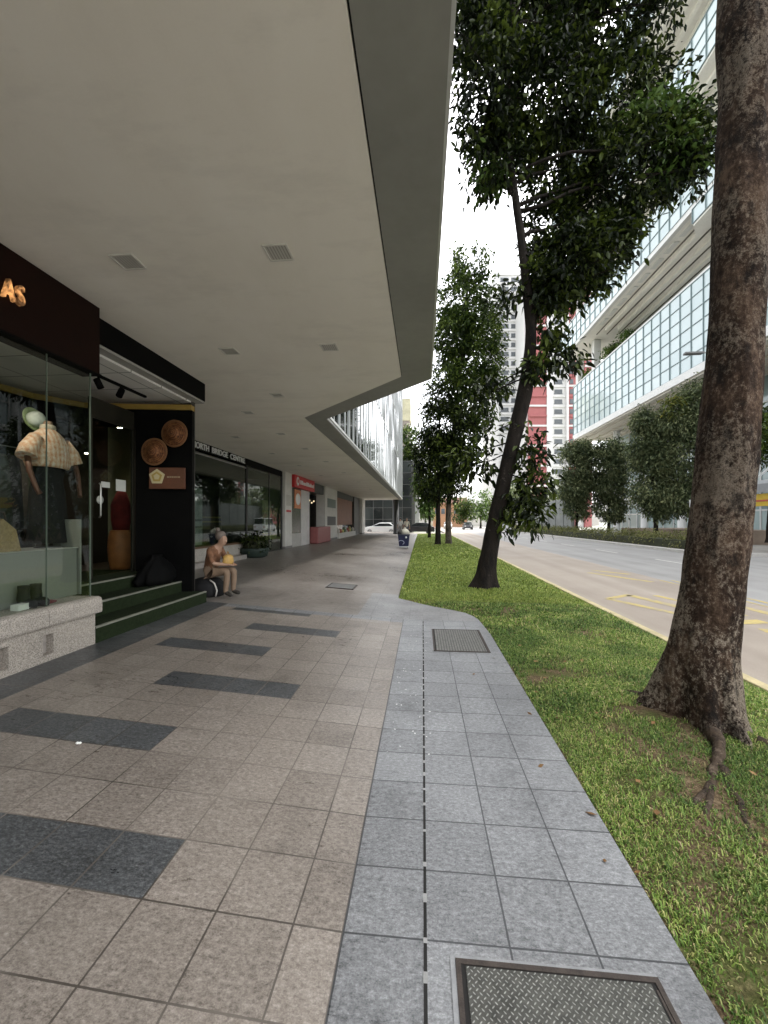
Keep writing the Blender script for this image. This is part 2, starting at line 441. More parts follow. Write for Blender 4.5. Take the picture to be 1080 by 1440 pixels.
# lawn
def lawn_z(x, y):
    e = edge_x(y); u = min(1, max(0, (x-e)/.5)); k = min(1, max(0, (3.05-x)/.3))
    base = -.035+.05*u*k + .02*mnoise.noise(Vector((x*.9, y*.9, 3)))*u*k
    dx, dy = x-2.07, y-3.26
    base += .04*math.exp(-(dx*dx+dy*dy)/.4)
    dx, dy = x-1.33, y-9.13
    return base+.06*math.exp(-(dx*dx+dy*dy)/.5)
def soil_amount(x, y):
    v = .58*mnoise.noise(Vector((x*1.1+3, y*1.1, 0)))+.40*mnoise.noise(Vector((x*3.1, y*3.1, 7)))+.2*mnoise.noise(Vector((x*8, y*8, 2)))
    dx, dy = x-2.0, y-3.1; v += .30*math.exp(-(dx*dx+dy*dy)/.25)+.30*mnoise.noise(Vector((x*7, y*7, 1)))*math.exp(-(dx*dx+dy*dy)/1.5)
    px_ = x-1.44-.62*(y-2.2); v += .26*math.exp(-(px_*px_/.010+(y-2.35)**2/.2)); dx, dy = x-1.62, y-3.28; v += .38*math.exp(-(dx*dx/.12+dy*dy/.012))
    dx, dy = x-1.33, y-9.0; v += .5*math.exp(-(dx*dx+dy*dy)/.3)
    dx, dy = x-1.35, y-4.15; v += .4*math.exp(-(dx*dx/.3+dy*dy/.02))
    if y > 7.6: v -= .14
    e = x-edge_x(y)
    v += .55*math.exp(-(e/.03)**2)+.22*mnoise.noise(Vector((x*9, y*9, 4)))
    return v
def mat_lawn():
    t = NT('turf_soil'); M = t.math
    n = t.noise(3, 5, .6); f = t.noise(70, 5, .7)
    far = t.node('ShaderNodeSeparateXYZ'); t.link(t.pos(), far.inputs[0])
    soil = t.ramp(M('ADD', M('MULTIPLY', f, .6), M('MULTIPLY', t.noise(17, 5, .7), .4)), [(.36, (.04, .028, .017)), (.5, (.12, .085, .05)), (.62, (.24, .18, .11))])
    gr = t.ramp(f, [(.3, (.035, .06, .012)), (.65, (.10, .15, .03))])
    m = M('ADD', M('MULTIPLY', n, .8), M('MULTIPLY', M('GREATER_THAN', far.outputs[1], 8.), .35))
    t.base(t.mix(t.ramp(m, [(.38, 0), (.6, 1)]), soil, gr)); t.rough(.95); t.b.inputs['Specular IOR Level'].default_value = .1
    t.bump(f, .6, .02); return t.m
mb = MB(); prev = None
ys = [-6+.5*i for i in range(12)]+[.12*i for i in range(1, 84)]+[10.2+.6*i for i in range(66)]
for y in ys:
    e = edge_x(y); row = []
    for k in range(22):
        x = e+.006+(3.045-e)*(k/21)**1.15; row.append(mb.bm.verts.new((x, y, lawn_z(x, y))))
    if prev:
        for k in range(21):
            f = mb.bm.faces.new((prev[k], prev[k+1], row[k+1], row[k])); f.smooth = True
    prev = row
tag(mb.build('lawn', mat_lawn()), kind='structure')

def grass_blades(name, regs, mat, rg):
    V = []; 
    for (y0, y1, n, hgt, wid) in regs:
        y = y0+(y1-y0)*rg.random(n); e = np.array([edge_x(q) for q in y]); x = e-.004+(3.07-e)*rg.random(n)
        so = np.array([soil_amount(a, b) for a, b in zip(x, y)])
        keep = so+.18*rg.normal(size=n) < .30
        x, y, so = x[keep], y[keep], so[keep]; m = len(x)
        z = np.array([lawn_z(a, b) for a, b in zip(x, y)])-.004
        patch = vnoise(np.stack([x, y, 0*x], 1), 2.2, 5.)
        h = hgt*(.55+.8*rg.random(m))*(1+.35*patch)
        a = rg.random(m)*6.283; lean = .25+.75*rg.random(m)
        dx, dy = np.cos(a), np.sin(a); w = wid*(.6+.8*rg.random(m))/2
        sx, sy = -dy*w, dx*w
        v = np.empty((m, 5, 3))
        v[:, 0] = np.stack([x-sx, y-sy, z], 1); v[:, 1] = np.stack([x+sx, y+sy, z], 1)
        mx, my, mz = x+dx*h*lean*.45, y+dy*h*lean*.45, z+h*.62
        v[:, 2] = np.stack([mx+sx*.85, my+sy*.85, mz], 1); v[:, 3] = np.stack([mx-sx*.85, my-sy*.85, mz], 1)
        v[:, 4] = np.stack([x+dx*h*lean, y+dy*h*lean, z+h*(.75-.3*lean)+.002], 1)
        V.append(v)
    v = np.concatenate(V); N = len(v); b = (np.arange(N)*5)[:, None]
    q = np.concatenate([b+np.array([0, 1, 2]), b+np.array([0, 2, 3]), b+np.array([3, 2, 4])])
    return np_mesh(name, v.reshape(-1, 3), q, mat)
gm = NT('grass_blade'); M = gm.math
rnd = gm.geo().outputs['Random Per Island']; pn = gm.noise(1.4, 3); sp_ = gm.node('ShaderNodeSeparateXYZ'); gm.link(gm.pos(), sp_.inputs[0])
c1 = gm.ramp(rnd, [(.0, (.065, .125, .022)), (.4, (.185, .30, .055)), (.75, (.36, .48, .11)), (.88, (.56, .52, .2)), (1., (.58, .48, .28))])
c2 = gm.ramp(rnd, [(.0, (.04, .075, .018)), (.55, (.115, .21, .042)), (.9, (.27, .37, .09)), (1., (.36, .29, .14))])
gc = gm.mix(gm.ramp(pn, [(.42, 0), (.58, 1)]), c2, c1)
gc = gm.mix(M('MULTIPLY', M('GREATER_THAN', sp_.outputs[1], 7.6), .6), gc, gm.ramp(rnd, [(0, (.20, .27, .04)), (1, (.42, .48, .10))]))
gm.base(gc); gm.rough(.5); gm.b.inputs['Specular IOR Level'].default_value = .3
tl = gm.node('ShaderNodeBsdfTranslucent'); gm.link(gc, tl.inputs[0]); mx = gm.node('ShaderNodeMixShader'); mx.inputs[0].default_value = .3
gm.link(gm.b.outputs[0], mx.inputs[1]); gm.link(tl.outputs[0], mx.inputs[2]); gm.link(mx.outputs[0], gm.out.inputs[0])
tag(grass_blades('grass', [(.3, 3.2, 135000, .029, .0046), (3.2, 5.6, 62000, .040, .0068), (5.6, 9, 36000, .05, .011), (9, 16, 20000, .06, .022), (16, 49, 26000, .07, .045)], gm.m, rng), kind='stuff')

# little things lying about
fm = leaf_mat('dry_leaf', (.10, .05, .02), (.22, .12, .05), (.36, .25, .11), .7, .1)
n = 170; P = []
for i in range(n):
    y = .8+9*rng.random()**1.5; x = edge_x(y)+.02+(3.0-edge_x(y))*rng.random()
    P.append((x, y, lawn_z(x, y)+.025))
P += [(x, y, .006) for x, y in ((.8, 1.9), (.72, 2.6), (.83, 3.3), (.5, 4.1), (.86, 2.2), (.78, 4.6))]
P = np.array(P); m = len(P); a = rng.random(m)*6.28; L = .025+.035*rng.random(m)
d = np.stack([np.cos(a), np.sin(a), .2*rng.normal(size=m)], 1)*L[:, None]; s_ = np.stack([-np.sin(a), np.cos(a), .3*rng.normal(size=m)], 1)*(L*.28)[:, None]
v = np.stack([P-d*.5, P+s_, P+d*.5, P-s_], 1); q = (np.arange(m)*4)[:, None]+np.arange(4)
tag(np_mesh('fallen_leaves', v.reshape(-1, 3), q, fm), kind='stuff')
m = 60; x = -.24+.3*rng.random(m); y = 2.6+3.6*rng.random(m); L = .004+.008*rng.random(m); a = rng.random(m)*6.28
P = np.stack([x, y, np.full(m, .004)], 1); d = np.stack([np.cos(a)*L, np.sin(a)*L, 0*L], 1); s_ = np.stack([-np.sin(a)*L*.6, np.cos(a)*L*.6, 0*L], 1)
v = np.stack([P-d, P+s_, P+d, P-s_], 1); q = (np.arange(m)*4)[:, None]+np.arange(4)
tag(np_mesh('fallen_petals', v.reshape(-1, 3), q, simple('petal_white', (.75, .75, .73), .7, .1)), kind='stuff')

# ---- covers and drain in the pavement
def mat_tread():
    t = NT('tread_plate_steel'); M = t.math; sep = t.node('ShaderNodeSeparateXYZ'); t.link(t.pos(), sep.inputs[0])
    u = M('MULTIPLY', M('ADD', sep.outputs[0], sep.outputs[1]), 46.); v = M('MULTIPLY', M('SUBTRACT', sep.outputs[0], sep.outputs[1]), 46.)
    par = M('MODULO', M('ADD', M('FLOOR', u), M('ADD', M('FLOOR', v), 400.)), 2.)
    fu, fv = M('SUBTRACT', M('FRACT', u), .5), M('SUBTRACT', M('FRACT', v), .5)
    a = M('ADD', M('MULTIPLY', M('MULTIPLY', fu, fu), 5.), M('MULTIPLY', M('MULTIPLY', fv, fv), 40.)); b = M('ADD', M('MULTIPLY', M('MULTIPLY', fu, fu), 40.), M('MULTIPLY', M('MULTIPLY', fv, fv), 5.))
    e = M('ADD', M('MULTIPLY', a, par), M('MULTIPLY', b, M('SUBTRACT', 1., par)))
    lug = t.ramp(e, [(.4, 1), (1., 0)])
    n = t.noise(40, 5, .65); nb = t.noise(5, 4)
    c = t.mix(lug, t.ramp(M('ADD', M('MULTIPLY', n, .6), M('MULTIPLY', nb, .4)), [(.35, (.05, .05, .045)), (.65, (.13, .13, .115))]), t.ramp(n, [(.3, (.26, .26, .24)), (.7, (.44, .44, .41))]))
    t.base(c); t.b.inputs['Metallic'].default_value = .55; t.rough(t.ramp(lug, [(0, .6), (1, .4)])); t.bump(lug, .8, .004); return t.m
frame_m = simple('rusted_frame', (.055, .043, .036), .7, .5, 20, metal=.2, bump=.2)
gap_m = simple('dark_gap', (.012, .011, .01), .9, .3, 10)
mortar = simple('mortar_edge', (.27, .275, .28), .85, .2, 20)
def cover(name, label, x0, x1, y0, y1, z, plate_m, slope=0):
    cx, cy = (x0+x1)/2, (y0+y1)/2; hx, hy = (x1-x0)/2, (y1-y0)/2
    r = thing(name, label, 'cover', (cx, cy, z)); r.rotation_euler = (0, slope, 0)
    f = MB(); w = .017
    f.box(-hx, hx, hy-w, hy, -.02, .007); f.box(-hx, hx, -hy, -hy+w, -.02, .007); f.box(-hx, -hx+w, -hy+w, hy-w, -.02, .0072); f.box(hx-w, hx, -hy+w, hy-w, -.02, .0072)
    f.build('frame', frame_m, r)
    gp = MB(); gp.box(-hx+w, hx-w, -hy+w, hy-w, -.02, .0035); gp.build('gap', gap_m, r)
    p = MB(); g_ = w+.016; p.box(-hx+g_, hx-g_, -hy+w+.006, hy-w-.006, -.02, .0065); p.build('plate', plate_m, r)
    k = MB()
    k.box(hx-w-.009, hx-w-.001, -hy+w+.02, hy-w-.02, -.01, .005)
    k.build('packing', frame_m, r)
    e = MB(); e.box(-hx-.018, -hx-.001, -hy, hy+.012, -.02, .0038); e.box(-hx, hx, hy+.001, hy+.012, -.02, .0036); e.build('mortar_bed', mortar, r)
    return r
cover('inspection_cover', 'steel chequer plate cover in rusty frame set in the grey paving nearest the viewer', .112, .768, .72, 1.428, 0, mat_tread())
def mat_grate():
    t = NT('grating'); M = t.math; sep = t.node('ShaderNodeSeparateXYZ'); t.link(t.pos(), sep.inputs[0])
    s1 = M('FRACT', M('MULTIPLY', sep.outputs[0], 32.)); s2 = M('FRACT', M('MULTIPLY', sep.outputs[1], 26.))
    m = M('MULTIPLY', M('GREATER_THAN', s1, .35), M('GREATER_THAN', s2, .25))
    t.base(t.mix(m, (.06, .06, .055), t.ramp(t.noise(20), [(.3, (.13, .13, .115)), (.7, (.24, .235, .215))]))); t.rough(.55); t.b.inputs['Metallic'].default_value = .3; t.bump(m, .6, .004); return t.m
gm_ = mat_grate()
cover('inspection_cover', 'grey ribbed metal cover in the grey paving where the kerb of grass begins to bend', .13, .775, 4.79, 5.76, 0, gm_)
cover('inspection_cover', 'small dark cover in the patched paving under the overhang edge', -2.0, -1.42, 8.42, 9.0, floor_z(-1.71)+.012, simple('cover_dark', (.12, .12, .115), .6, .3, 12, metal=.3), math.atan(SLOPE))
dr = thing('slot_drain', 'long thin black drainage slot running along the grey paving', 'drain', (0, 0, 0))
q = MB(); q.box(.0045, .0162, .4, 6.2, -.02, .0024); q.build('slot', gap_m, dr)
y = .4; first = None; dm = simple('drain_steel', (.33, .33, .32), .6, .2, 20, metal=.2)
while y < 6.1:
    y += .11+.09*random.random()
    if first is None: q = MB(); q.box(.003, .0178, -.01, .012, -.02, .003); first = q.build('bridge_piece', dm, dr); c = first
    else: c = first.copy(); col.objects.link(c); c.parent = dr
    c.location = (0, y, 0); c.scale = (1, random.uniform(.6, 1.8), 1)
lt = MB()
for p in ((0, 0, .006), (.011, .004, .005), (-.008, .006, .004)): lt.lathe([(.001, -.006), (.008, -.003), (.01, .002), (.005, .007), (.001, .008)], 8, p, sx=1+3*p[0])
o = lt.build('paper_scrap', simple('paper_white', (.85, .85, .82), .8, .05)); o.location = (-2.11, 2.35, floor_z(-2.11)+.002); tag(o, 'tiny crumpled white scrap of paper on the tan tiles', 'litter')

# ================================================================== BUILDING WITH THE OVERHANG (left)
def mat_soffit():
    t = NT('painted_soffit'); M = t.math
    a = t.noise(.5, 5, .6); b = t.noise(2.2, 4, .6, stretch=(1, .5, 1)); c_ = t.noise(60, 3)
    f = M('ADD', M('ADD', M('MULTIPLY', a, .5), M('MULTIPLY', b, .4)), M('MULTIPLY', c_, .1))
    t.base(t.ramp(f, [(.34, (.765, .72, .64)), (.5, (.82, .775, .70)), (.66, (.855, .815, .745))])); t.rough(.75); t.b.inputs['Specular IOR Level'].default_value = .3
    t.bump(M('ADD', M('MULTIPLY', b, .6), M('MULTIPLY', c_, .2)), .12, .01)
    st_ = t.ramp(t.noise(1.4, 6, .7, stretch=(.5, 1.3, 1)), [(.34, .91), (.5, 1.)]); src = t.b.inputs['Base Color'].links[0].from_socket; t.base(t.mix(1., src, st_, 'MULTIPLY')); return t.m
W = .448
inner = [(-.32, -4.2), (-.32, 6.48), (-2.58, 8.86), (-2.45, 43.8)]  # overhang stops just behind the viewer, left open there to let light in
outer = [(-.32+W, -4.2), (-.32+W, 6.48+.4*W), (-2.58+W, 8.86+.4*W), (-2.45+W*.72, 43.8)]
bl = thing('commercial_building', 'modern commercial block with a broad pale overhang and a reflective glass upper front', 'building', (0, 0, 0))
s_ = MB(); s_.prism([(-12, -4.2)]+[(x-.012, y-(.005 if i == 1 else 0)) for i, (x, y) in enumerate(inner)]+[(-12, 43.8)], CEIL, CEIL+.2); s_.build('soffit', mat_soffit(), bl)
rim_m = simple('grey_edge_cladding', (.25, .25, .225), .55, .14, .9, bump=.03)
gl_ = MB()
gl_.prism(inner+outer[::-1], CEIL+.006, CEIL+.13); gl_.build('edge_trim', rim_m, bl)
gr_ = MB()
for (a, b) in zip(inner, inner[1:]):
    a, b = Vector(a), Vector(b); dd = (b-a).normalized(); nn = Vector((-dd.y, dd.x))*.011
    gr_.prism([tuple(a+nn*1.0), tuple(a-nn*0), tuple(b-nn*0), tuple(b+nn*1.0)], CEIL+.03, CEIL+.04)
gr_.build('shadow_gap', gap_m, bl)
sl = MB()
for (a, b) in (((outer[0][0], -4.2), outer[1]), (outer[1], outer[2]), (outer[2], outer[3])):
    a, b = Vector(a), Vector(b); dd = (b-a).normalized(); nn = Vector((dd.y, -dd.x))*.022
    sl.prism([tuple(a), tuple(a+nn), tuple(b+nn), tuple(b)], CEIL+.015, CEIL+.05)
sl.build('drip_edge', simple('pale_metal_edge', (.55, .55, .53), .4, .1, 3, metal=.5), bl)

def mirror_glass(name, base, rough=.03, metal=.75, var=.5, spec=.8):
    t = NT(name); r_ = t.geo().outputs['Random Per Island']
    lo = tuple(x*(1-var) for x in base); hi = tuple(min(1, x*(1+var)) for x in base)
    t.base(t.ramp(r_, [(0, lo), (1, hi)])); t.b.inputs['Metallic'].default_value = metal; t.rough(rough); t.b.inputs['Specular IOR Level'].default_value = spec
    w = t.noise(.7, 3, .5, stretch=(1, 1, .3)); t.bump(w, .10, .03); return t.m
def facade(parent, a, b, z0, z1, cw, ch, pane_m, mull_m, rg, tilt=.012, skip=None, name='curtain_wall', mull=True, mw=.05, proud=.09):
    """a glazed wall of separately tilted panes from a to b with a proud grid of mullions"""
    a, b = Vector(a), Vector(b); L_ = (b-a).length; dd = (b-a)/L_; nn = Vector((dd.y, -dd.x))
    n = max(1, round(L_/cw)); k = max(1, round((z1-z0)/ch)); p = MB()
    for i in range(n):
        for j in range(k):
            c0 = a+dd*(L_*i/n); c1 = a+dd*(L_*(i+1)/n); za, zb = z0+(z1-z0)*j/k, z0+(z1-z0)*(j+1)/k
            t1, t2 = rg.normal()*tilt, rg.normal()*tilt; hw, hh = L_/n/2, (z1-z0)/k/2
            pts = []
            for (u, v, q, zz) in ((-1, -1, c0, za), (1, -1, c1, za), (1, 1, c1, zb), (-1, 1, c0, zb)):
                o = u*hw*t1+v*hh*t2; pts.append((q.x+nn.x*o, q.y+nn.y*o, zz))
            p.quad(pts)
    po = p.build(name, pane_m, parent)
    if mull:
        m = MB()
        for i in range(n+1):
            c = a+dd*(L_*i/n); u = dd*mw/2; m.prism([tuple(c-u+nn*proud), tuple(c+u+nn*proud), tuple(c+u-nn*.05), tuple(c-u-nn*.05)][::-1], z0, z1)
        for j in range(k+1):
            z = z0+(z1-z0)*j/k; e = dd*(-.001)
            m.prism([tuple(a+nn*proud*.8), tuple(b+nn*proud*.8), tuple(b-nn*.04), tuple(a-nn*.04)][::-1], z-mw/2, z+mw/2)
        m.build('mullion_grid', mull_m, po)
    return po
mg = mirror_glass('reflective_facade_glass', (.33, .355, .35), .06, .93, .25)
alu = simple('facade_aluminium', (.62, .63, .62), .4, .1, 4, metal=.5)
facade(bl, outer[2], outer[3], CEIL+.135, 16.5, .72, 3.2, mg, alu, rng, .007, name='street_curtain_wall', proud=.022, mw=.06)
facade(bl, outer[1], outer[2], CEIL+.135, 16.5, 1.16, 2.1, mg, alu, rng, .01, name='splayed_curtain_wall', proud=.022, mw=.06)
facade(bl, outer[0], outer[1], CEIL+.135, 16.5, 1.2, 2.1, mg, alu, rng, .01, name='corner_curtain_wall', proud=.022, mw=.06)
facade(bl, outer[3], (-12, 43.8), CEIL+.135, 16.5, 1.2, 2.1, mg, alu, rng, .01, name='end_curtain_wall', proud=.022, mw=.06)
cp = MB(); cp.prism([(-12, -4.2)]+outer+[(-12, 43.8)], 16.5, 17.1)
cp.build('roof_parapet', simple('parapet_grey', (.45, .45, .44), .6, .1), bl)
cr = MB(); cr.prism([(-12, -4.1)]+[(x-.1, y-.1) for x, y in outer]+[(-12, 43.6)], CEIL+.21, 16.4); cr.build('dark_core', simple('core_dark', (.03, .033, .035), .8, .2), bl)
st = MB()
a, b = Vector(outer[2]), Vector(outer[3]); st.prism([(a.x, a.y+.02), (a.x+.035, a.y+.02), (b.x+.035, b.y), (b.x, b.y)], CEIL+.085, CEIL+.125)
st.build('white_sill_strip', simple('white_strip', (.8, .8, .78), .4, .05), bl)

# ceiling lights: two rows, following the setback
lf = simple('light_frame', (.62, .6, .55), .5, .08); ld = None
t = NT('louvre_diffuser'); sep = t.node('ShaderNodeSeparateXYZ'); t.link(t.obj(), sep.inputs[0])
sx_ = t.math('GREATER_THAN', t.math('FRACT', t.math('MULTIPLY', sep.outputs[0], 40.)), .4); t.base(t.mix(sx_, (.30, .29, .26), (.50, .48, .44))); t.rough(.5); ld = t.m
proto = None
spots = [(-1.21, 3.38), (-2.56, 3.38), (-1.21, 5.28), (-2.56, 5.28), (-2.6, 7.2), (-3.62, 8.3), (-3.65, 10.4), (-5.0, 10.7), (-3.65, 12.6), (-5.0, 13.4), (-3.65, 15.4), (-5.0, 16.4), (-3.65, 19), (-5.0, 20.), (-3.65, 23.5), (-3.65, 29)]
names = {0: 'square recessed ceiling light with pale louvre, the one nearest the overhang edge', 1: 'square recessed ceiling light with pale louvre, nearest the brown fascia',
         2: 'smaller looking ceiling light in the second row, on the side of the overhang edge', 3: 'smaller looking ceiling light in the second row, above the shop entrance side'}
for i, (x, y) in enumerate(spots):
    lab = names.get(i, 'recessed ceiling light far along the overhang'); grp = 'square lights recessed in the overhang'
    if proto is None:
        proto = thing('ceiling_light', lab, 'light', (x, y, CEIL), grp)
        f = MB(); w = .105
        for (a0, a1, b0, b1) in ((-w, w, w-.014, w), (-w, w, -w, -w+.014), (-w, -w+.014, -w+.014, w-.014), (w-.014, w, -w+.014, w-.014)): f.box(a0, a1, b0, b1, -.012, .02)
        f.build('frame', lf, proto)
        q = MB(); q.box(-w+.014, w-.014, -w+.014, w-.014, -.004, .02); q.build('diffuser', ld, proto)
    else: dup(proto, (x, y, CEIL), None, lab, grp)

# ---------------------------------------------------------------- first shop: plinth, steps, glazing
def mat_granite(name, base, sp=1.):
    t = NT(name); M = t.math; n = t.noise(120, 5, .75); v = t.voro(90*sp); b = t.noise(2, 4)
    f = M('ADD', M('ADD', M('MULTIPLY', n, .55), M('MULTIPLY', v.outputs['Distance'], .35)), M('MULTIPLY', b, .2))
    t.base(t.ramp(f, [(.36, tuple(x*.25 for x in base)), (.5, base), (.68, tuple(min(1, x*1.5) for x in base))])); t.rough(.7); t.bump(n, .25, .004); return t.m
granite = mat_granite('grey_granite', (.33, .295, .255))
pl = thing('granite_plinth', 'grey granite plinth with overhanging coping and square vent holes under the boutique window', 'plinth', (-3.41, 4.02, FZ))
m = MB()   # body built round the two open vents
y0, y1, zt = -6.0, 4.0-4.02+0.0, .315
vents = [(-.60, -.49), (-1.02, -.91), (-1.44, -1.33)]
m.box(-.35, -.09, -5.5, -.002, -.1, zt)
edges = [-.002]+[q for v in vents for q in (v[1], v[0])]+[-5.5]
for a, b in zip(edges[0::2], edges[1::2]): m.box(-.089, 0, b, a, -.1, zt)
for v in vents: m.box(-.089, 0, v[0], v[1], -.1, .055); m.box(-.089, 0, v[0], v[1], .24, zt)
m.build('wall_body', granite, pl)
for v in vents:
    q = MB(); q.box(-.0885, -.075, v[0], v[1], .055, .24); q.build('vent_back', simple('vent_stone', (.33, .3, .27), .8, .3, 20), pl)
m = MB(); prof = [(-.36, .322), (.045, .322), (.052, .34), (.052, .44), (.04, .474), (.01, .487), (-.36, .487)]
for i in range(9): m.extrude_profile(prof, 'y', .035-.62*i-.002, .035-.62*(i+1)+.002)
m.build('coping', mat_granite('coping_granite', (.36, .325, .285)), pl)

dkgreen = simple('dark_green_carpet', (.017, .026, .011), .95, .4, 30, bump=.5, spec=.15)
stp = thing('entrance_steps', 'dark green carpeted steps with pale nosings leading up to the boutique door', 'steps', (-3.41, 5.13, FZ))
Zs = [(0, -.37, .165), (-.37, -.74, .33), (-.74, -1.9, .49)]
for i, (xa, xb, z) in enumerate(Zs):
    m = MB(); m.box(xb if i < 2 else -1.9, xa, -1.11, 1.12, -.1, z); m.build('step', dkgreen, stp)
    n_ = MB(); n_.box(xa-.03, xa+.006, -1.105, 1.115, z-.014, z+.004); n_.build('nosing', simple('nosing_metal', (.30, .30, .25), .45, .2, 10, metal=.3), stp)

black = simple('black_lacquer', (.0035, .0035, .0035), .65, .3, 4, spec=.08); dkwood = simple('dark_brown_panel', (.013, .0042, .0025), .6, .3, 3, bump=.05, spec=.12)
clear = glass_mat('shop_glass', (.86, .89, .86), .9, 1.5)
sh = thing('boutique', 'dark boutique unit with brown fascia, glass display window and black panelled entrance', 'shop', (-3.45, 4., FZ))
def W2(o):  # world-placed child
    o.matrix_parent_inverse = Matrix.Identity(4); o.location = tuple(-Vector(sh.location)); return o
m = MB(); m.box(-3.60, -3.42, -4.2, 4.09, 3.06, CEIL-.004); W2(m.build('fascia', dkwood, sh))
m = MB(); m.box(-3.62, -3.40, -4.2, 4.095, 3.045, 3.06); W2(m.build('fascia_trim', black, sh))
m = MB(); m.box(-3.70, -3.58, 4.1, 6.52, 3.475, CEIL-.004); W2(m.build('bulkhead', black, sh))
m = MB(); m.box(-3.74, -3.58, 4.1, 6.50, 3.44, 3.472); W2(m.build('bulkhead_lip', simple('lip_grey', (.35, .34, .32), .5, .1), sh))
lit = simple('warm_lit_letter', (.7, .35, .12), .5, .1, emit=(1., .42, .12), es=2.6)
t = NT('backlit_letter'); t.base((.25, .13, .06)); fac = t.noise(14, 3); t.b.inputs['Emission Color'].default_value = (1, .45, .15, 1); t.link(t.ramp(fac, [(.42, .01), (.62, .24)]), t.b.inputs['Emission Strength']); 
for ch, yy in (('A', 3.05), ('S', 3.165)):
    o = text_mesh('letter', ch, .235, t.m, sh, (0, 0, 0), (R(90), 0, R(90)), .02, sx=.66); o.location = (-3.405+3.45, yy-4., 3.335-FZ)
# panes
m = MB(); m.box(-3.456, -3.448, -4.2, 3.495, .715, 3.05); m.box(-3.456, -3.448, 3.503, 3.99, .715, 3.05); W2(m.build('window_pane', clear, sh))
m = MB(); m.prism([(-3.452, 4.0), (-3.446, 4.005), (-4.49, 5.2), (-4.5, 5.195)][::-1], .715, 3.4); W2(m.build('side_pane', clear, sh))
m = MB(); m.box(-3.457, -3.446, 3.994, 4.006, .715, 3.06); m.box(-3.457, -3.447, 3.495, 3.503, .715, 3.06); W2(m.build('glass_joint', simple('joint_green', (.10, .13, .10), .4, .2), sh))
# ceiling panels inside
t = NT('ceiling_tiles'); sep = t.node('ShaderNodeSeparateXYZ'); t.link(t.pos(), sep.inputs[0]); fy = t.math('FRACT', t.math('DIVIDE', sep.outputs[1], .62)); fx = t.math('FRACT', t.math('DIVIDE', sep.outputs[0], 1.3))
jn = t.math('MAXIMUM', t.math('LESS_THAN', fy, .022), t.math('LESS_THAN', fx, .01)); t.base(t.mix(jn, t.ramp(t.noise(3), [(.3, (.74, .72, .69)), (.7, (.82, .80, .77))]), (.12, .12, .11))); t.rough(.8)
m = MB(); m.box(-4.8, -3.72, 6.32, 6.45, 3.411, 3.44); m.box(-8, -3.72, -4.2, 6.31, 3.41, 3.44); m.box(-6.28, -4.83, 6.32, 7.6, 3.411, 3.44); W2(m.build('ceiling_panel', t.m, sh))
m = MB(); m.box(-8, -4.16, -4.2, 6.0, .6, .714); m.box(-6.28, -4.83, 6.01, 7.6, .6, .7138); m.box(-4.16, -3.76, -4.2, 3.98, .6, .7145); W2(m.build('shop_floor', simple('shop_floor_dark', (.05, .035, .028), .5, .3, 4), sh))
tr_ = [(-3.62, 6.2), (-4.47, 6.07), (-5.2, 5.92), (-5.55, 5.4), (-5.7, 4.4), (-5.8, -4.2)]
m = MB(); m2 = MB(); 
for (a, b) in zip(tr_, tr_[1:]):
    a, b = Vector(a), Vector(b); dd = (b-a).normalized(); nn = Vector((dd.y, -dd.x))
    q = [tuple(a), tuple(b), tuple(b+nn*.09), tuple(a+nn*.09)]
    m.prism(q, .22 if a.x > -4.4 else (2.98 if a.x > -5.3 else .7), 3.25); q = [tuple(a-nn*.03), tuple(b-nn*.03), tuple(b+nn*.1), tuple(a+nn*.1)]; m2.prism(q, 3.25, 3.33)
W2(m.build('black_wall', black, sh)); W2(m2.build('yellow_trim', simple('mustard_trim', (.34, .22, .045), .5, .15), sh))
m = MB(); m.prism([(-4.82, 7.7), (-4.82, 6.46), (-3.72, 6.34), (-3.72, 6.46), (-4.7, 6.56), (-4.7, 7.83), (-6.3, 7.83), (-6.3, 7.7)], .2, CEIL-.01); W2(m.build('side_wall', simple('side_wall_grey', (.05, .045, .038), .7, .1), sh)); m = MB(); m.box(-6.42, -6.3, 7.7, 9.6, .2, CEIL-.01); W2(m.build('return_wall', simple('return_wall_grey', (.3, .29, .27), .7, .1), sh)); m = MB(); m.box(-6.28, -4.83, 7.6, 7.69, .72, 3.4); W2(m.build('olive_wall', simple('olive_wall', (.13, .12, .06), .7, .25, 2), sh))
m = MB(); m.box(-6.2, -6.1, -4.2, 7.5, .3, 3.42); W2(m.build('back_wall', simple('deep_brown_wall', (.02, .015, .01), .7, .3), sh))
# glass door
dr = MB(); dr.box(-4.506, -4.496, 5.24, 6.02, .75, 2.92); d0 = W2(dr.build('door', glass_mat('door_glass', (.78, .82, .76), .9), sh))
def sub(o): o.location = (0, 0, 0); return o
m = MB(); m.box(-4.52, -4.48, 5.2, 5.238, .715, 3.2); m.box(-4.52, -4.48, 6.022, 6.05, .715, 3.2); m.box(-4.52, -4.48, 5.238, 6.022, 2.922, 3.2); W2(m.build('door_frame', simple('door_frame_bronze', (.03, .028, .02), .4, .2, metal=.4), sh))
m = MB(); m.tube([(-4.46, 5.33, 1.55), (-4.44, 5.33, 1.58), (-4.44, 5.33, 2.0), (-4.46, 5.33, 2.03)], .011, 8); m.build('handle', simple('handle_steel', (.55, .55, .52), .3, .1, metal=.9), d0)
stick = simple('sticker_white', (.62, .64, .6), .6, .08)
m = MB(); m.box(-4.494, -4.49, 5.40, 5.56, 1.98, 2.06); m.build('notice', stick, d0)
m = MB(); m.box(-4.494, -4.49, 5.68, 5.88, 1.95, 2.12); m.build('notice', stick, d0)
m = MB(); m.lathe([(.001, 0), (.06, 0), (.06, .004), (.001, .004)], 24, (-4.494, 5.38, 1.8), Matrix.Rotation(R(90), 4, 'Y')); m.build('round_sticker', stick, d0)
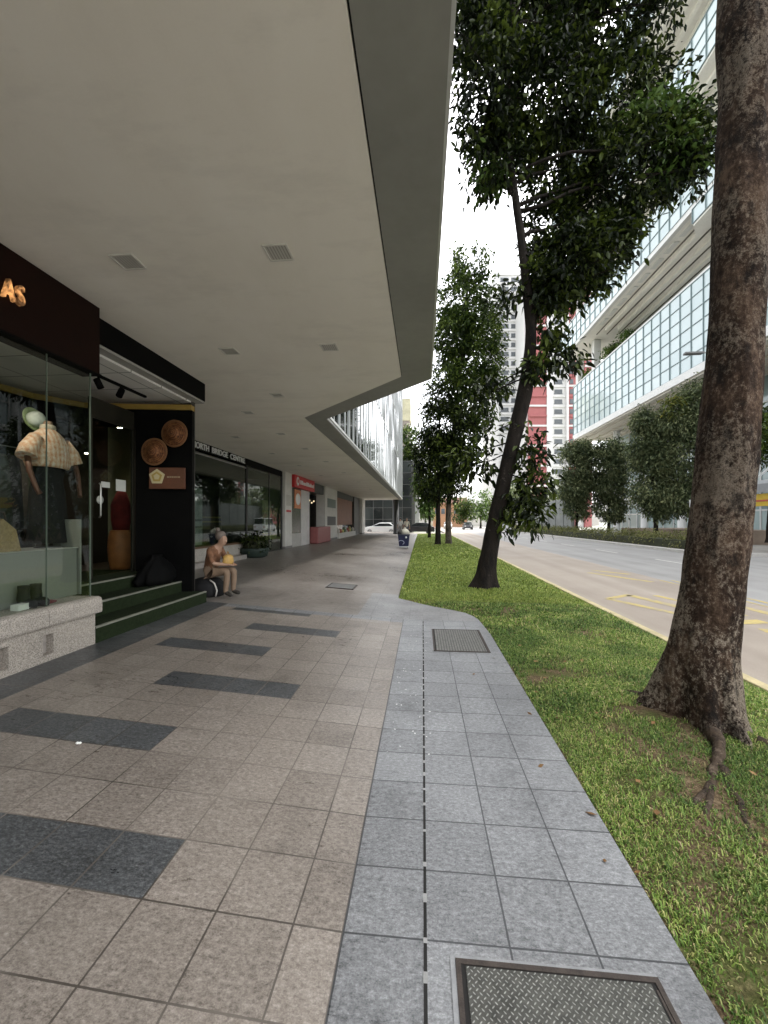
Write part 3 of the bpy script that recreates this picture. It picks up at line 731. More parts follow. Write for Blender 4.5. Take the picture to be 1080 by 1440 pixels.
# inside: lamps that are lit
bulb = simple('lit_bulb', (1, .9, .7), .4, .02, emit=(1., .85, .6), es=14)
def lamp_spot(x, y, z, e, lab, blend=.6, aim=(0, 0, -1), size=70):
    r = thing('spotlight', lab, 'spotlight', (x, y, z), 'small spotlights inside the boutique')
    m = MB(); m.lathe([(.02, .0), (.045, .0), (.05, .05), (.03, .09), (.012, .1)], 16); m.build('housing', black, r)
    m = MB(); m.lathe([(.001, -.006), (.036, -.006), (.036, .002), (.001, .002)], 16); m.build('lens', bulb, r)
    if e:
        l = bpy.data.lights.new('spotlight_lamp', 'SPOT'); l.energy = e; l.color = (1, .88, .74); l.spot_size = R(size); l.spot_blend = blend; l.shadow_soft_size = .04
        lo = bpy.data.objects.new('spotlight_lamp', l); col.objects.link(lo); lo.parent = r; lo.location = (0, 0, -.012)
        lo.rotation_euler = Vector(aim).to_track_quat('-Z', 'Y').to_euler()
    return r
lamp_spot(-3.95, 3.05, 3.2, 19, 'lit spotlight hanging above the checked shirt in the window', aim=(-.02, .8, -.75))
lamp_spot(-5.15, 6.6, 3.1, 7, 'lit spotlight deep inside the boutique seen through the door', aim=(.0, .25, -1), size=110)
lamp_spot(-5.4, 6.2, 2.6, 0, 'lowest lit spotlight inside the boutique seen through the door')
# track light by the entrance
r = thing('track_light', 'black ceiling track with two spot heads over the boutique entrance', 'track light', (-4.2, 5.3, 3.36))
m = MB(); m.box(-.02, .02, -.5, .62, .02, .05); m.build('track', black, r)
for yy, an in ((-.3, .7), (.1, -.5)):
    m = MB(); m.tube([(0, yy, .02), (0, yy, -.04)], .012, 8); mt = Matrix.Rotation(an, 4, 'X'); m.lathe([(.03, -.07), (.042, -.07), (.042, .05), (.02, .06)], 14, (0, yy, -.06), mt); m.build('spot_head', black, r)

# mannequin with shirt
def mat_check():
    t = NT('checked_cloth'); M = t.math; sep = t.node('ShaderNodeSeparateXYZ'); t.link(t.obj(), sep.inputs[0])
    a = M('SINE', M('MULTIPLY', sep.outputs[1], 120.)); b = M('SINE', M('MULTIPLY', sep.outputs[2], 95.)); n = t.noise(30, 7, .75, vec=t.obj())
    f = M('ADD', M('MULTIPLY', M('ADD', M('MULTIPLY', a, 1.3), M('MULTIPLY', b, .5)), .06), n); t.base(t.ramp(f, [(.25, (.42, .17, .09)), (.42, (.62, .36, .22)), (.55, (.70, .53, .40)), (.75, (.78, .71, .62))])); t.rough(.85); t.bump(n, .3, .01); return t.m
mq = thing('mannequin', 'headless mannequin in a loose orange and cream checked shirt over a long black skirt', 'mannequin', (-3.95, 4.02, 1.222)); mq.scale = (.95, .86, 1)
def oval(mb, prof, n=26, wob=0, mi=0, c=(0, 0)):
    prev = None
    for (z, rx, ry) in prof:
        ring = []
        for k in range(n):
            a = 2*math.pi*k/n; w_ = 1+wob*mnoise.noise(Vector((math.cos(a)*2.2, math.sin(a)*2.2, z*5)))
            ring.append(mb.bm.verts.new((c[0]+rx*math.cos(a)*w_, c[1]+ry*math.sin(a)*w_, z)))
        if prev:
            for k in range(n):
                f = mb.bm.faces.new((prev[k], prev[(k+1) % n], ring[(k+1) % n], ring[k])); f.smooth = True
        else: mb.bm.faces.new(ring[::-1])
        prev = ring
    mb.bm.faces.new(prev)
m = MB(); oval(m, [(.84, .16, .23), (.89, .17, .255), (.95, .17, .27), (1.02, .16, .265), (1.10, .145, .24), (1.17, .12, .19), (1.22, .09, .125), (1.25, .06, .075)], 32, .1)
m.tube([(.02, -.18, 1.12), (.04, -.29, 1.01), (.05, -.33, .92)], [.08, .09, .1], 14); m.tube([(.02, .18, 1.12), (.04, .28, 1.01), (.05, .31, .91)], [.08, .09, .1], 14); m.build('shirt', mat_check(), mq)
m = MB(); m.lathe([(.065, 1.235), (.075, 1.255), (.068, 1.29), (.06, 1.295)], 18, sy=1.1); m.build('collar', simple('collar_cream', (.55, .48, .38), .8, .2, 20), mq)
m = MB(); m.lathe([(.045, 1.24), (.045, 1.31), (.035, 1.335), (.001, 1.34)], 16); m.build('neck', simple('mannequin_skin', (.30, .2, .14), .5, .1), mq)
blk = simple('black_cloth', (.010, .010, .011), .9, .3, 20)
m = MB(); oval(m, [(.05, .15, .235), (.3, .145, .225), (.6, .13, .2), (.72, .12, .17), (.86, .13, .19)], 30, .16); m.build('skirt', blk, mq)
for s in (-1, 1):
    m = MB(); m.tube([(.05, s*.32, .95), (.09, s*.335, .78), (.14, s*.30, .6), (.16, s*.28, .55)], [.03, .027, .022, .026], 10); m.build('arm', simple('mannequin_arm', (.13, .06, .04), .5, .1), mq)
m = MB(); m.tube([(0, 0, .0), (0, 0, .1)], .013, 8); m.lathe([(.13, 0), (.13, .012), (.02, .02)], 20); m.build('stand', simple('stand_metal', (.2, .2, .2), .3, .1, metal=.8), mq)

whitebox = simple('display_white', (.24, .25, .22), .5, .08, 3)
def bx(name, lab, cat, x0, x1, y0, y1, z0, z1, mat, group=None, bevel=.006):
    cx, cy = (x0+x1)/2, (y0+y1)/2; m = MB(); m.box(x0-cx, x1-cx, y0-cy, y1-cy, 0, z1-z0, bevel=bevel)
    o = m.build(name, mat); o.location = (cx, cy, z0); return tag(o, lab, cat, group)
r = thing('display_box', 'long pale display box under the mannequin behind the window', 'display box', (-3.93, 3.0, .7146))
m = MB(); m.box(-.24, .24, -1.2, 1.1, .0, .50, bevel=.005); m.build('body', whitebox, r)
m = MB(); m.box(-.25, .25, -1.21, 1.105, .50, .506); m.build('top', simple('box_top_white', (.5, .51, .48), .3, .05), r)
bx('pale_board', 'upright pale board standing at the window corner beside the mannequin', 'board', -3.98, -3.66, 4.108, 4.13, .7146, 1.52, whitebox)
for (yy, lab) in ((3.42, 'black ankle boot on the window ledge, nearer the viewer'), (3.54, 'black ankle boot on the window ledge, nearer the door')):
    r = thing('boot', lab, 'boot', (-3.60, yy, .7146), 'pair of dark boots in the window')
    m = MB(); m.lathe([(.045, .03), (.05, .09), (.042, .16), (.046, .2)], 14, sx=1.1, sy=.9); m.lathe([(.02, .012), (.05, .016), (.052, .05), (.035, .075), (.01, .08)], 14, (.055, 0, 0), sx=1.5, sy=.85); m.build('upper', blk, r)
    m = MB(); m.lathe([(.05, 0), (.052, .012)], 14, (.03, 0, 0), sx=1.9, sy=.85); m.build('sole', simple('sole_dark', (.03, .02, .015), .7, .1), r)
r = thing('handbag', 'beige woven handbag standing on the display box', 'bag', (-3.82, 3.38, 1.222))
m = MB(); m.extrude_profile([(-.17, 0), (.17, 0), (.12, .2), (.0, .3), (-.12, .2)], 'x', -.06, .06); o = m.build('body', simple('woven_beige', (.36, .26, .13), .8, .3, 40, bump=.5), r); o.rotation_euler = (0, 0, 0)
m = MB(); m.tube([(0, -.1, .2), (0, -.06, .36), (0, .06, .36), (0, .1, .2)], .008, 8); m.build('handle', simple('strap_dark', (.05, .03, .02), .6, .1), r)
m = MB(); m.lathe([(.16, 0), (.165, .02), (.1, .05), (.02, .055)], 22, sx=.7, sy=1.4); o = m.build('folded_scarf', simple('red_cloth', (.20, .02, .025), .85, .3, 20)); o.location = (-3.60, 3.62, .7146); o.scale = (.55, .55, .5); tag(o, 'dark red folded cloth on the window ledge by the boots', 'cloth')
r = thing('paper_stack', 'small stack of white paper cards on the ledge at the window corner', 'paper', (-3.55, 3.36, .7146))
m = MB(); m.box(-.04, .04, -.07, .06, 0, .05); m.build('stack', simple('card_white', (.75, .77, .72), .7, .05), r); m = MB(); m.box(-.03, .045, -.05, .07, .051, .055, rot=.3); m.build('card', simple('card_white2', (.8, .8, .78), .7, .05), r)
# pale hat hung up behind the mannequin
r = thing('sun_hat', 'pale green and white hat hung up high behind the mannequin', 'hat', (-4.38, 4.27, 2.64))
mt = Matrix.Rotation(R(75), 4, 'Y')
m = MB(); m.lathe([(.085, .0), (.087, .05), (.072, .10), (.03, .115), (.001, .116)], 20, (0, 0, 0), mt); m.build('crown', simple('hat_white', (.62, .66, .6), .8, .15, 14), r)
m = MB(); m.lathe([(.085, -.004), (.13, .01), (.142, .025), (.138, .029), (.085, .004)], 24, (0, 0, 0), mt); m.build('brim', simple('hat_green', (.25, .31, .14), .8, .4, 9), r)
for k, (y_, z_, h_, c_) in enumerate(((3.0, 1.6, .9, (.07, .055, .015)), (3.25, .9, 1.7, (.05, .05, .045)), (2.9, .72, 2.2, (.09, .07, .014)), (3.6, 1.8, .35, (.08, .09, .06)))):
    r = thing('clothes_rail' if k == 1 else 'hanging_garment', ('olive yellow dress hung deep inside the window', 'black clothes rail standing deep inside the window', 'mustard cloth hung full height at the window edge', 'small grey green garment on a hook behind the shirt')[k], ('dress', 'rail', 'cloth', 'garment')[k], (-4.95, y_+1.2, z_))
    if k == 1:
        m = MB(); m.tube([(0, -.4, 0), (0, -.4, 1.5), (0, .4, 1.5), (0, .4, 0)], .014, 8); m.build('frame', simple('rail_metal', (.25, .25, .24), .3, .1, metal=.7), r)
        for q in range(5):
            m = MB(); oval(m, [(.5, .05, .15), (1.2, .045, .13), (1.4, .02, .05)], 12, .3); o = m.build('garment', simple('rail_cloth%d' % (q % 3), ((.03, .03, .035), (.10, .08, .07), (.04, .05, .04))[q % 3], .9, .3, 9), r); o.location = (0, -.3+.14*q, 0)
    else:
        m = MB(); oval(m, [(0, .06, .17), (h_*.5, .06, .15), (h_*.85, .06, .16), (h_*.96, .03, .08), (h_, .02, .03)], 18, .25); m.build('cloth', simple('garment%d' % k, c_, .9, .3, 8), r)
        m = MB(); m.tube([(0, 0, h_), (0, 0, h_+.08)], .005, 6); m.build('hook', black, r)

# two woven hats and a sign on the black wall beside the door
def mat_woven():
    t = NT('woven_hat'); M = t.math; sep = t.node('ShaderNodeSeparateXYZ'); t.link(t.obj(), sep.inputs[0])
    rr = M('SQRT', M('ADD', M('POWER', sep.outputs[0], 2.), M('POWER', sep.outputs[2], 2.))); a = M('SINE', M('MULTIPLY', rr, 240.)); n = t.noise(25, 4, vec=t.obj())
    t.base(t.ramp(M('ADD', M('MULTIPLY', a, .12), n), [(.3, (.06, .018, .006)), (.5, (.17, .06, .018)), (.72, (.30, .13, .045))])); t.rough(.7); t.bump(a, .3, .004); return t.m
wm = mat_woven(); mt = Matrix.Rotation(R(90), 4, 'X')
for (x, z, lab) in ((-3.83, 2.86, 'round woven brown hat, the upper one on the black wall'), (-4.13, 2.575, 'round woven brown hat, the lower one on the black wall')):
    yy = 6.07+(x+4.47)*.153-.1
    r = thing('woven_hat', lab, 'hat', (x, yy, z), 'round woven hats on the black wall')
    m = MB(); m.lathe([(.205, -.012), (.21, 0), (.15, .018), (.09, .022), (.088, .05), (.06, .075), (.001, .08)], 32, (0, 0, 0), mt); m.build('crown', wm, r)
    m = MB(); m.lathe([(.2, -.006), (.214, -.004), (.214, .006), (.2, .008)], 32, (0, 0, 0), mt); m.build('rim', simple('hat_rim', (.22, .10, .04), .7, .2), r)
r = thing('shop_sign', 'brown wooden sign board with a cream pentagon emblem on the black wall', 'sign', (-3.93, 6.07+(.54)*.153-.115, 2.0)); r.rotation_euler = (0, 0, math.atan(.153))
m = MB(); m.box(-.27, .27, 0, .03, 0, .33, bevel=.004); m.build('board', simple('sign_wood', (.115, .038, .016), .5, .25, 5, bump=.1), r)
cream = simple('emblem_cream', (.58, .50, .30), .5, .06); gold = simple('emblem_gold', (.42, .30, .08), .45, .1)
def penta(rad, y_, h_, mat, nm, cx=-.15, cz=.185):
    m = MB(); p = [(cx+rad*math.sin(2*math.pi*k/5), cz+rad*math.cos(2*math.pi*k/5)) for k in range(5)]
    A = [m.bm.verts.new((x, y_, z)) for x, z in p]; B = [m.bm.verts.new((x, y_-h_, z)) for x, z in p]
    m.bm.faces.new(A); m.bm.faces.new(B[::-1])
    for k in range(5): m.bm.faces.new((A[k], B[k], B[(k+1) % 5], A[(k+1) % 5]))
    bmesh.ops.recalc_face_normals(m.bm, faces=m.bm.faces); m.build(nm, mat, r, bevel=.012 if rad > .1 else .006)
penta(.125, -.001, .008, cream, 'emblem'); penta(.085, -.0095, .004, gold, 'emblem_centre'); penta(.05, -.014, .003, cream, 'emblem_heart')
m = MB(); xs = .0
for w_ in (.03, .022, .03, .026, .018, .03): m.box(xs, xs+w_, -.005, -.001, .172, .196); xs += w_+.008
m.build('small_lettering', simple('lettering_tan', (.32, .24, .15), .6, .1), r)
# stand with red cloth behind the door
r = thing('display_stand', 'orange brown drum stand draped with dark red cloth behind the glass door', 'stand', (-4.98, 6.42, .7142))
m = MB(); m.lathe([(.16, 0), (.17, .05), (.2, .3), (.19, .5), (.165, .62), (.15, .64)], 22); m.build('drum', simple('drum_wood', (.34, .13, .045), .5, .3, 8), r)
m = MB(); oval(m, [(.64, .11, .13), (.8, .13, .15), (1.05, .12, .14), (1.25, .07, .09), (1.3, .03, .03)], 22, .3); m.build('red_drape', simple('deep_red', (.20, .014, .014), .85, .4, 9), r)

# ================================================================== second shop front (set back)
XF = -6.35
nb = thing('shopping_centre_front', 'set back glazed shop front under a black fascia with white lettering', 'shop front', (XF, 11., FZ))
def N2(o): o.location = tuple(-Vector(nb.location)); return o
m = MB(); m.box(XF-.12, XF+.03, 9.6, 18.2, H+2.02, CEIL-.004); N2(m.build('fascia', black, nb))
wl = simple('white_letter', (.85, .85, .85), .5, .02)
yy = 10.78
for wd, wl_ in (('NORTH', .92), ('BRIDGE', 1.02), ('CENTRE', 1.12)):
    o = text_mesh('word', wd, .245, wl, nb, (0, 0, 0), (R(90), 0, R(90)), .012); o.scale.x = wl_/max(v.co.x for v in o.data.vertices); o.location = (.045, yy-11., H+2.062-FZ); yy += wl_+.17
m = MB(); m.box(XF-.06, XF+.02, 9.6, 14.4, H+1.90, H+1.95); N2(m.build('head_rail', simple('rail_grey', (.3, .3, .29), .4, .1, metal=.4), nb))
m = MB(); m.box(XF-.5, XF+.05, 9.6, 14.4, FZ-.05, .72); N2(m.build('low_wall', mat_granite('plinth_grey', (.40, .37, .33)), nb))
m = MB(); m.box(XF-.5, XF+.08, 9.6, 14.42, .72, .77); N2(m.build('wall_coping', simple('coping_brown', (.16, .09, .05), .5, .2), nb))
m = MB(); m.box(XF-.5, XF+.38, 9.6, 13.6, FZ-.05, .36); N2(m.build('wall_step', mat_granite('step_grey', (.33, .30, .27)), nb))
sg = glass_mat('set_back_glass', (.66, .72, .68), .95, 1.6)
m = MB(); m.box(XF-.006, XF+.004, 9.6, 14.36, .77, H+1.90); N2(m.build('left_pane', sg, nb))
m = MB(); m.box(XF-.006, XF+.004, 14.44, 16.62, .25, H+2.02); m.box(XF-.006, XF+.004, 16.66, 18.1, .25, H+2.02); N2(m.build('right_pane', sg, nb))
m = MB()
for y_ in (14.4, 18.14): m.box(XF-.05, XF+.03, y_-.04, y_+.06, FZ, H+2.02)
m.box(XF-.03, XF+.015, 16.62, 16.66, FZ, H+2.02); m.box(XF-.05, XF+.02, 14.46, 18.1, FZ, .26); N2(m.build('window_frame', simple('frame_black', (.015, .015, .015), .4, .2), nb))
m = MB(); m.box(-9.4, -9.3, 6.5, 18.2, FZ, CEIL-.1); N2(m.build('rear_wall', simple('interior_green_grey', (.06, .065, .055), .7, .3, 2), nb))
m = MB(); m.box(-9.3, XF-.13, 6.5, 18.2, CEIL-.35, CEIL-.3); N2(m.build('inner_ceiling', simple('inner_ceiling', (.30, .30, .28), .7, .1), nb))
m = MB(); m.box(-9.3, XF-.1, 18.2, 18.3, FZ, CEIL-.1); N2(m.build('party_wall', simple('party_wall', (.25, .24, .22), .7, .1), nb))
def inside(name, lab, cat, x0, x1, y0, y1, z0, z1, c, extra=None, rough=.6):
    r = thing(name, lab, cat, ((x0+x1)/2, (y0+y1)/2, z0)); hx, hy = (x1-x0)/2, (y1-y0)/2; m = MB(); m.box(-hx, hx, -hy, hy, 0, z1-z0, bevel=.01); m.build('body', simple(name+lab[:9], c, rough, .25, 6), r)
    if extra:
        for k, (z, cc) in enumerate(extra):
            m = MB(); m.box(-hx-.004, hx+.012, -hy-.004, hy+.004, z-z0, z-z0+.06); m.build('shelf', simple('shelf%s%d' % (lab[:6], k), cc, .6, .2), r)
    return r
inside('display_counter', 'yellow green counter strip behind the set back window', 'counter', -8.4, -8.1, 11.5, 16, FZ, 1.75, (.05, .05, .03), [(1.45, (.25, .22, .05)), (1.62, (.22, .2, .05))])
inside('poster_stand', 'white patterned poster stand at the near edge of the set back window', 'poster', -6.75, -6.7, 11.4, 12.05, .78, 2.5, (.45, .48, .46), [(1.3, (.2, .22, .22)), (1.5, (.15, .17, .18))])
inside('poster_stand', 'cream and yellow poster stand behind the far pane of the set back shop', 'poster', -6.75, -6.7, 16.9, 17.8, FZ, 2.4, (.50, .47, .33), [(.95, (.6, .5, .1)), (1.9, (.55, .5, .2))])
inside('low_screen', 'low beige screen board behind the far panes of the set back shop', 'screen', -6.62, -6.58, 14.6, 16.85, FZ, .95, (.36, .33, .26))
inside('light_box', 'small pale blue light box high behind the far pane of the set back shop', 'light box', -6.8, -6.7, 14.9, 15.6, 2.15, 2.45, (.55, .6, .68))
inside('shelf_unit', 'dark shelf unit with pale goods deep in the set back shop', 'shelves', -8.8, -8.5, 9.5, 11.3, FZ, 2.6, (.03, .035, .03), [(1.2, (.2, .22, .2)), (1.8, (.25, .24, .2)), (2.3, (.14, .16, .15))])

# far shops along the same line
def shopthing(name, lab, cat, y0, y1): return thing(name, lab, cat, (XF, (y0+y1)/2, FZ))
white_p = simple('white_pillar_paint', (.62, .60, .56), .6, .12, 3)
def pillar(y0, y1, lab, mat, band=None, x1=XF+.12):
    r = shopthing('pillar', lab, 'pillar', y0, y1); h = (y1-y0)/2
    m = MB(); m.box(-.5, x1-XF, -h, h, 0, CEIL-FZ-.004, bevel=.02); m.build('shaft', mat, r)
    m = MB(); m.box(-.5, x1-XF+.012, -h-.004, h+.004, 0, .12); m.build('skirting', simple('skirt_dark', (.2, .19, .18), .6, .1), r)
    for (z0, z1, c) in band or []:
        m = MB(); m.box(x1-XF, x1-XF+.01, -h*.7, h*.7, z0, z1); m.build('notice', simple('pillar_notice%s' % z0, c, .6, .15, 9), r)
    return r
pillar(18.32, 19.3, 'pale narrow pillar between the black fascia and the red sign', white_p, [(1.7, 1.8, (.5, .05, .05)), (2.0, 2.5, (.5, .48, .44))])
rs = shopthing('food_shop', 'small shop unit with a bright red sign board and dark open doorway', 'shop', 19.4, 26.1)
def c_(nm, x0, x1, y0, y1, z0, z1, mat, par=rs, bevel=0):
    m = MB(); m.box(x0-XF, x1-XF, y0-par.location.y, y1-par.location.y, z0-FZ, z1-FZ, bevel=bevel); return m.build(nm, mat, par)
red = simple('red_sign', (.55, .025, .03), .45, .08)
sb = c_('sign_board', XF, XF+.22, 19.4, 23.1, 3.17, CEIL-.005, red, bevel=.01)
m = MB(); m.lathe([(.001, 0), (.22, 0), (.22, .015), (.001, .015)], 28, (.222, -2.85, 3.48-FZ), Matrix.Rotation(R(90), 4, 'Y')); m.build('round_emblem', wl, sb)
m = MB(); m.lathe([(.001, 0), (.10, 0), (.10, .006), (.001, .006)], 28, (.238, -2.85, 3.48-FZ), Matrix.Rotation(R(90), 4, 'Y')); m.build('emblem_centre', red, sb)
m = MB(); y_ = -2.45; rr = random.Random(3)
while y_ < .2:
    w_ = rr.uniform(.1, .2); h_ = rr.choice((.15, .15, .21)); m.box(.22, .228, y_, y_+w_, 3.36-FZ, 3.36-FZ+h_); m.box(.2285, .229, y_+.04, y_+w_-.04, 3.40-FZ, 3.44-FZ); y_ += w_+.05
m.build('white_lettering', wl, sb)
c_('poster', XF+.01, XF+.04, 20.0, 21.0, 2.15, 3.1, simple('poster_orange', (.62, .22, .08), .5, .15))
m = MB(); m.lathe([(.2, 0), (.3, 0), (.3, .012), (.2, .012)], 26, (.045, 20.5-rs.location.y, 2.62-FZ), Matrix.Rotation(R(90), 4, 'Y'), sx=1, sy=1.3); m.build('poster_ring', wl, rs)
c_('window', XF-.02, XF+.01, 19.4, 21.1, .9, 3.15, simple('window_dark', (.06, .06, .055), .2, .3))
c_('white_panel', XF-.02, XF+.03, 21.12, 22.7, FZ, 3.15, simple('panel_white', (.62, .6, .58), .6, .15, 2))
c_('low_panel', XF-.02, XF+.025, 19.4, 21.1, FZ, .9, simple('panel_grey', (.45, .43, .4), .6, .2, 3))
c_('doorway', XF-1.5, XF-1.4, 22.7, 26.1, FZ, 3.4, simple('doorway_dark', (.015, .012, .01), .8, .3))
c_('header', XF-.1, XF+.02, 23.11, 26.1, 3.2, CEIL-.005, simple('header_dark', (.05, .055, .05), .5, .2))
ct = MB(); ct.box(.0, .5, 22.8-rs.location.y, 26.-rs.location.y, 0, .95, bevel=.06); ct.build('counter', simple('counter_red', (.28, .09, .085), .5, .15), rs)
for k in range(6):
    m = MB(); m.lathe([(.02, 0), (.045, .015), (.05, .07), (.02, .1)], 12, (-.5, 23.1+.5*k-rs.location.y, 2.6+.12*(k % 2)-FZ)); m.build('hanging_lamp', simple('pendant', (.6, .5, .3), .5, .1, emit=(1, .8, .5), es=.22), rs)
pillar(26.15, 29.85, 'broad white pillar with dark notices after the red counter', white_p, [(1.0, 1.6, (.12, .12, .12)), (2.2, 2.8, (.2, .24, .22))])
bs = shopthing('restaurant_front', 'far shop front with orange brown blind and a pale sill of goods', 'shop front', 29.9, 37.4)
c_('blind', XF-.1, XF-.05, 29.95, 37.3, 1.2, 3.3, simple('blind_brown', (.26, .11, .06), .6, .25, 4), bs)
c_('dark_header', XF-.1, XF+.03, 29.9, 37.4, 3.3, CEIL-.005, simple('header_black', (.04, .04, .035), .5, .1), bs)
c_('sill', XF-.1, XF+.25, 29.9, 37.4, FZ, .62, simple('sill_white', (.62, .6, .56), .6, .1), bs)
rr = random.Random(9)
for k in range(9):
    y_ = 30.3+.8*k; hh = rr.uniform(.2, .5); m = MB(); m.lathe([(.09, 0), (.14, hh*.3), (.12, hh*.7), (.04, hh)], 10); o = m.build('shop_pot', simple('goods%d' % (k % 4), ((.6, .55, .5), (.4, .12, .08), (.55, .5, .2), (.15, .2, .12))[k % 4], .6, .2)); o.location = (XF+.1, y_, .62)
    tag(o, 'small pot on the pale sill below the brown blind', 'pot', 'pots on the far shop sill')
pillar(37.45, 40.6, 'dark grey pillar beyond the brown blind', simple('pillar_dark', (.06, .055, .05), .5, .2))
pillar(40.65, 42.6, 'far white pillar at the end of the shops', white_p, x1=XF+.4)
r = thing('pillar', 'slim dark round pillar under the far corner of the overhang', 'pillar', (-2.75, 43.2, floor_z(-2.75)))
m = MB(); m.lathe([(.36, 0), (.36, .08), (.3, .1), (.3, CEIL-floor_z(-2.75)-.004)], 20); m.build('shaft', simple('pillar_dark2', (.05, .05, .05), .5, .2), r)
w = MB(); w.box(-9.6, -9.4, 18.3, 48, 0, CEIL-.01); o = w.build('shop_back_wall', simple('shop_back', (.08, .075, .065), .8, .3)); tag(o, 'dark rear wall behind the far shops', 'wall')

# dark glass building across the side street
db = thing('glass_building', 'dark glazed building across the side street beyond the overhang', 'building', (-8, 60, -.1))
m = MB(); m.box(-9, 6.5, 0, 12, 0, 10.4); m.build('body', simple('dark_glass_body', (.03, .035, .035), .3, .3), db)
pb = facade(db, (-9, -.12), (6.5, -.12), .2, 10.3, 1.4, 1.7, mirror_glass('dark_glazing', (.03, .035, .034), .12, .15, .6), simple('dark_mullion', (.12, .12, .115), .5, .1), rng, .006)
facade(db, (6.62, 0), (6.62, 12), .2, 10.3, 1.4, 1.7, bpy.data.materials['dark_glazing'], _mats['dark_mullion'], rng, .006, name='side_curtain_wall')

# ================================================================== TREES
def bark_mottled(name):
    t = NT(name); M = t.math
    v = t.noise(5, 6, .65, stretch=(1, 1, .4)); f = t.noise(34, 7, .75, stretch=(1, 1, .7)); g = t.noise(95, 4, .7); big = t.noise(1.7, 4, .6)
    c = t.ramp(M('ADD', M('MULTIPLY', v, .55), M('MULTIPLY', f, .45)), [(.38, (.007, .0045, .003)), (.5, (.043, .026, .017)), (.6, (.12, .078, .053))])
    sp = M('ADD', M('ADD', M('MULTIPLY', f, .5), M('MULTIPLY', g, .18)), M('MULTIPLY', big, .42))
    hz = t.node('ShaderNodeSeparateXYZ'); t.link(t.pos(), hz.inputs[0]); hm = t.ramp(M('ADD', hz.outputs[2], M('MULTIPLY', v, .8)), [(.7, 1), (1.0, 0)]) if False else t.ramp(M('MULTIPLY', M('ADD', hz.outputs[2], v), .4), [(.5, 1), (.72, 0)])
    c = t.mix(M('MULTIPLY', t.ramp(M('ADD', sp, M('MULTIPLY', hm, .012)), [(.535, 0), (.60, 1)]), M('ADD', .44, M('MULTIPLY', hm, .40))), c, t.ramp(g, [(.35, (.15, .12, .092)), (.65, (.36, .305, .24))]))
    dk = M('ADD', M('MULTIPLY', t.noise(11, 5, .7, stretch=(1, 1, .55)), .6), M('MULTIPLY', t.noise(2.6, 3), .4))
    c = t.mix(M('MULTIPLY', t.ramp(dk, [(.53, 0), (.60, 1)]), .75), c, (.008, .0065, .0055))
    t.base(c); t.rough(.9); t.b.inputs['Specular IOR Level'].default_value = .15
    t.bump(M('ADD', M('ADD', f, M('MULTIPLY', v, 1.2)), M('MULTIPLY', g, .3)), .9, .025); return t.m
bark_near = bark_mottled('bark_near')
bark_dark = bark_mat('bark_dark', (.004, .0032, .0025), (.015, .011, .008), (.13, .11, .09), .2, 1.2)
bark_pale = bark_mat('bark_pale', (.03, .024, .018), (.11, .085, .065), (.2, .18, .15), .4)
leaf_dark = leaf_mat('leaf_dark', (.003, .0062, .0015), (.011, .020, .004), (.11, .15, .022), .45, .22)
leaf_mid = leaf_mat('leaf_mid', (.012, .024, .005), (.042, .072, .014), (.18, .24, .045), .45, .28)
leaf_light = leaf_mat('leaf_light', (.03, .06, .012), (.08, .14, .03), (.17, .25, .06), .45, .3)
leaf_olive = leaf_mat('leaf_olive', (.028, .043, .02), (.11, .14, .066), (.32, .34, .17), .5, .28)
leaf_yellow = leaf_mat('leaf_yellow', (.03, .05, .012), (.10, .13, .03), (.28, .26, .05), .45, .25)
lr = random.Random(5)

# --- near tree
tb = Vector((2.07, 3.26, -.06))
t1 = thing('tree', 'large leaning tree with mottled black and grey bark and flared roots in the near grass', 'tree', tuple(tb))
m = MB()
zs = [(-.05, 0., .245), (.3, .0, .225), (.62, .02, .205), (1.15, .095, .19), (1.46, .135, .185), (2.2, .2, .182), (2.75, .255, .168), (3.25, .29, .165), (3.8, .305, .165), (4.3, .335, .165), (4.85, .36, .165), (5.4, .36, .165), (7., .45, .15), (9., .5, .11)]
lob = [(R(150), .30, .25, .30), (R(246), .20, .17, .31), (R(276), .18, .19, .29), (R(308), .18, .15, .11), (R(203), .22, .5, -.045), (R(265), .1, .5, -.02), (R(345), .3, .3, .04), (R(60), .4, .25, .2)]
trunk_mesh(m, [(x, .02*z, z+.06) for z, x, r in zs], [r for _, _, r in zs], 72, lob, .05, 150, 2.)
for (p, q, r0) in (((.5, .18, 9.0), (-.6, .2, 11.5), .09), ((.48, .16, 8.3), (2.0, -.6, 11.), .08), ((.47, .15, 8.6), (.9, 1.6, 11.2), .08)): limb(m, p, q, r0, .03, .12)
m.build('trunk', bark_near, t1)
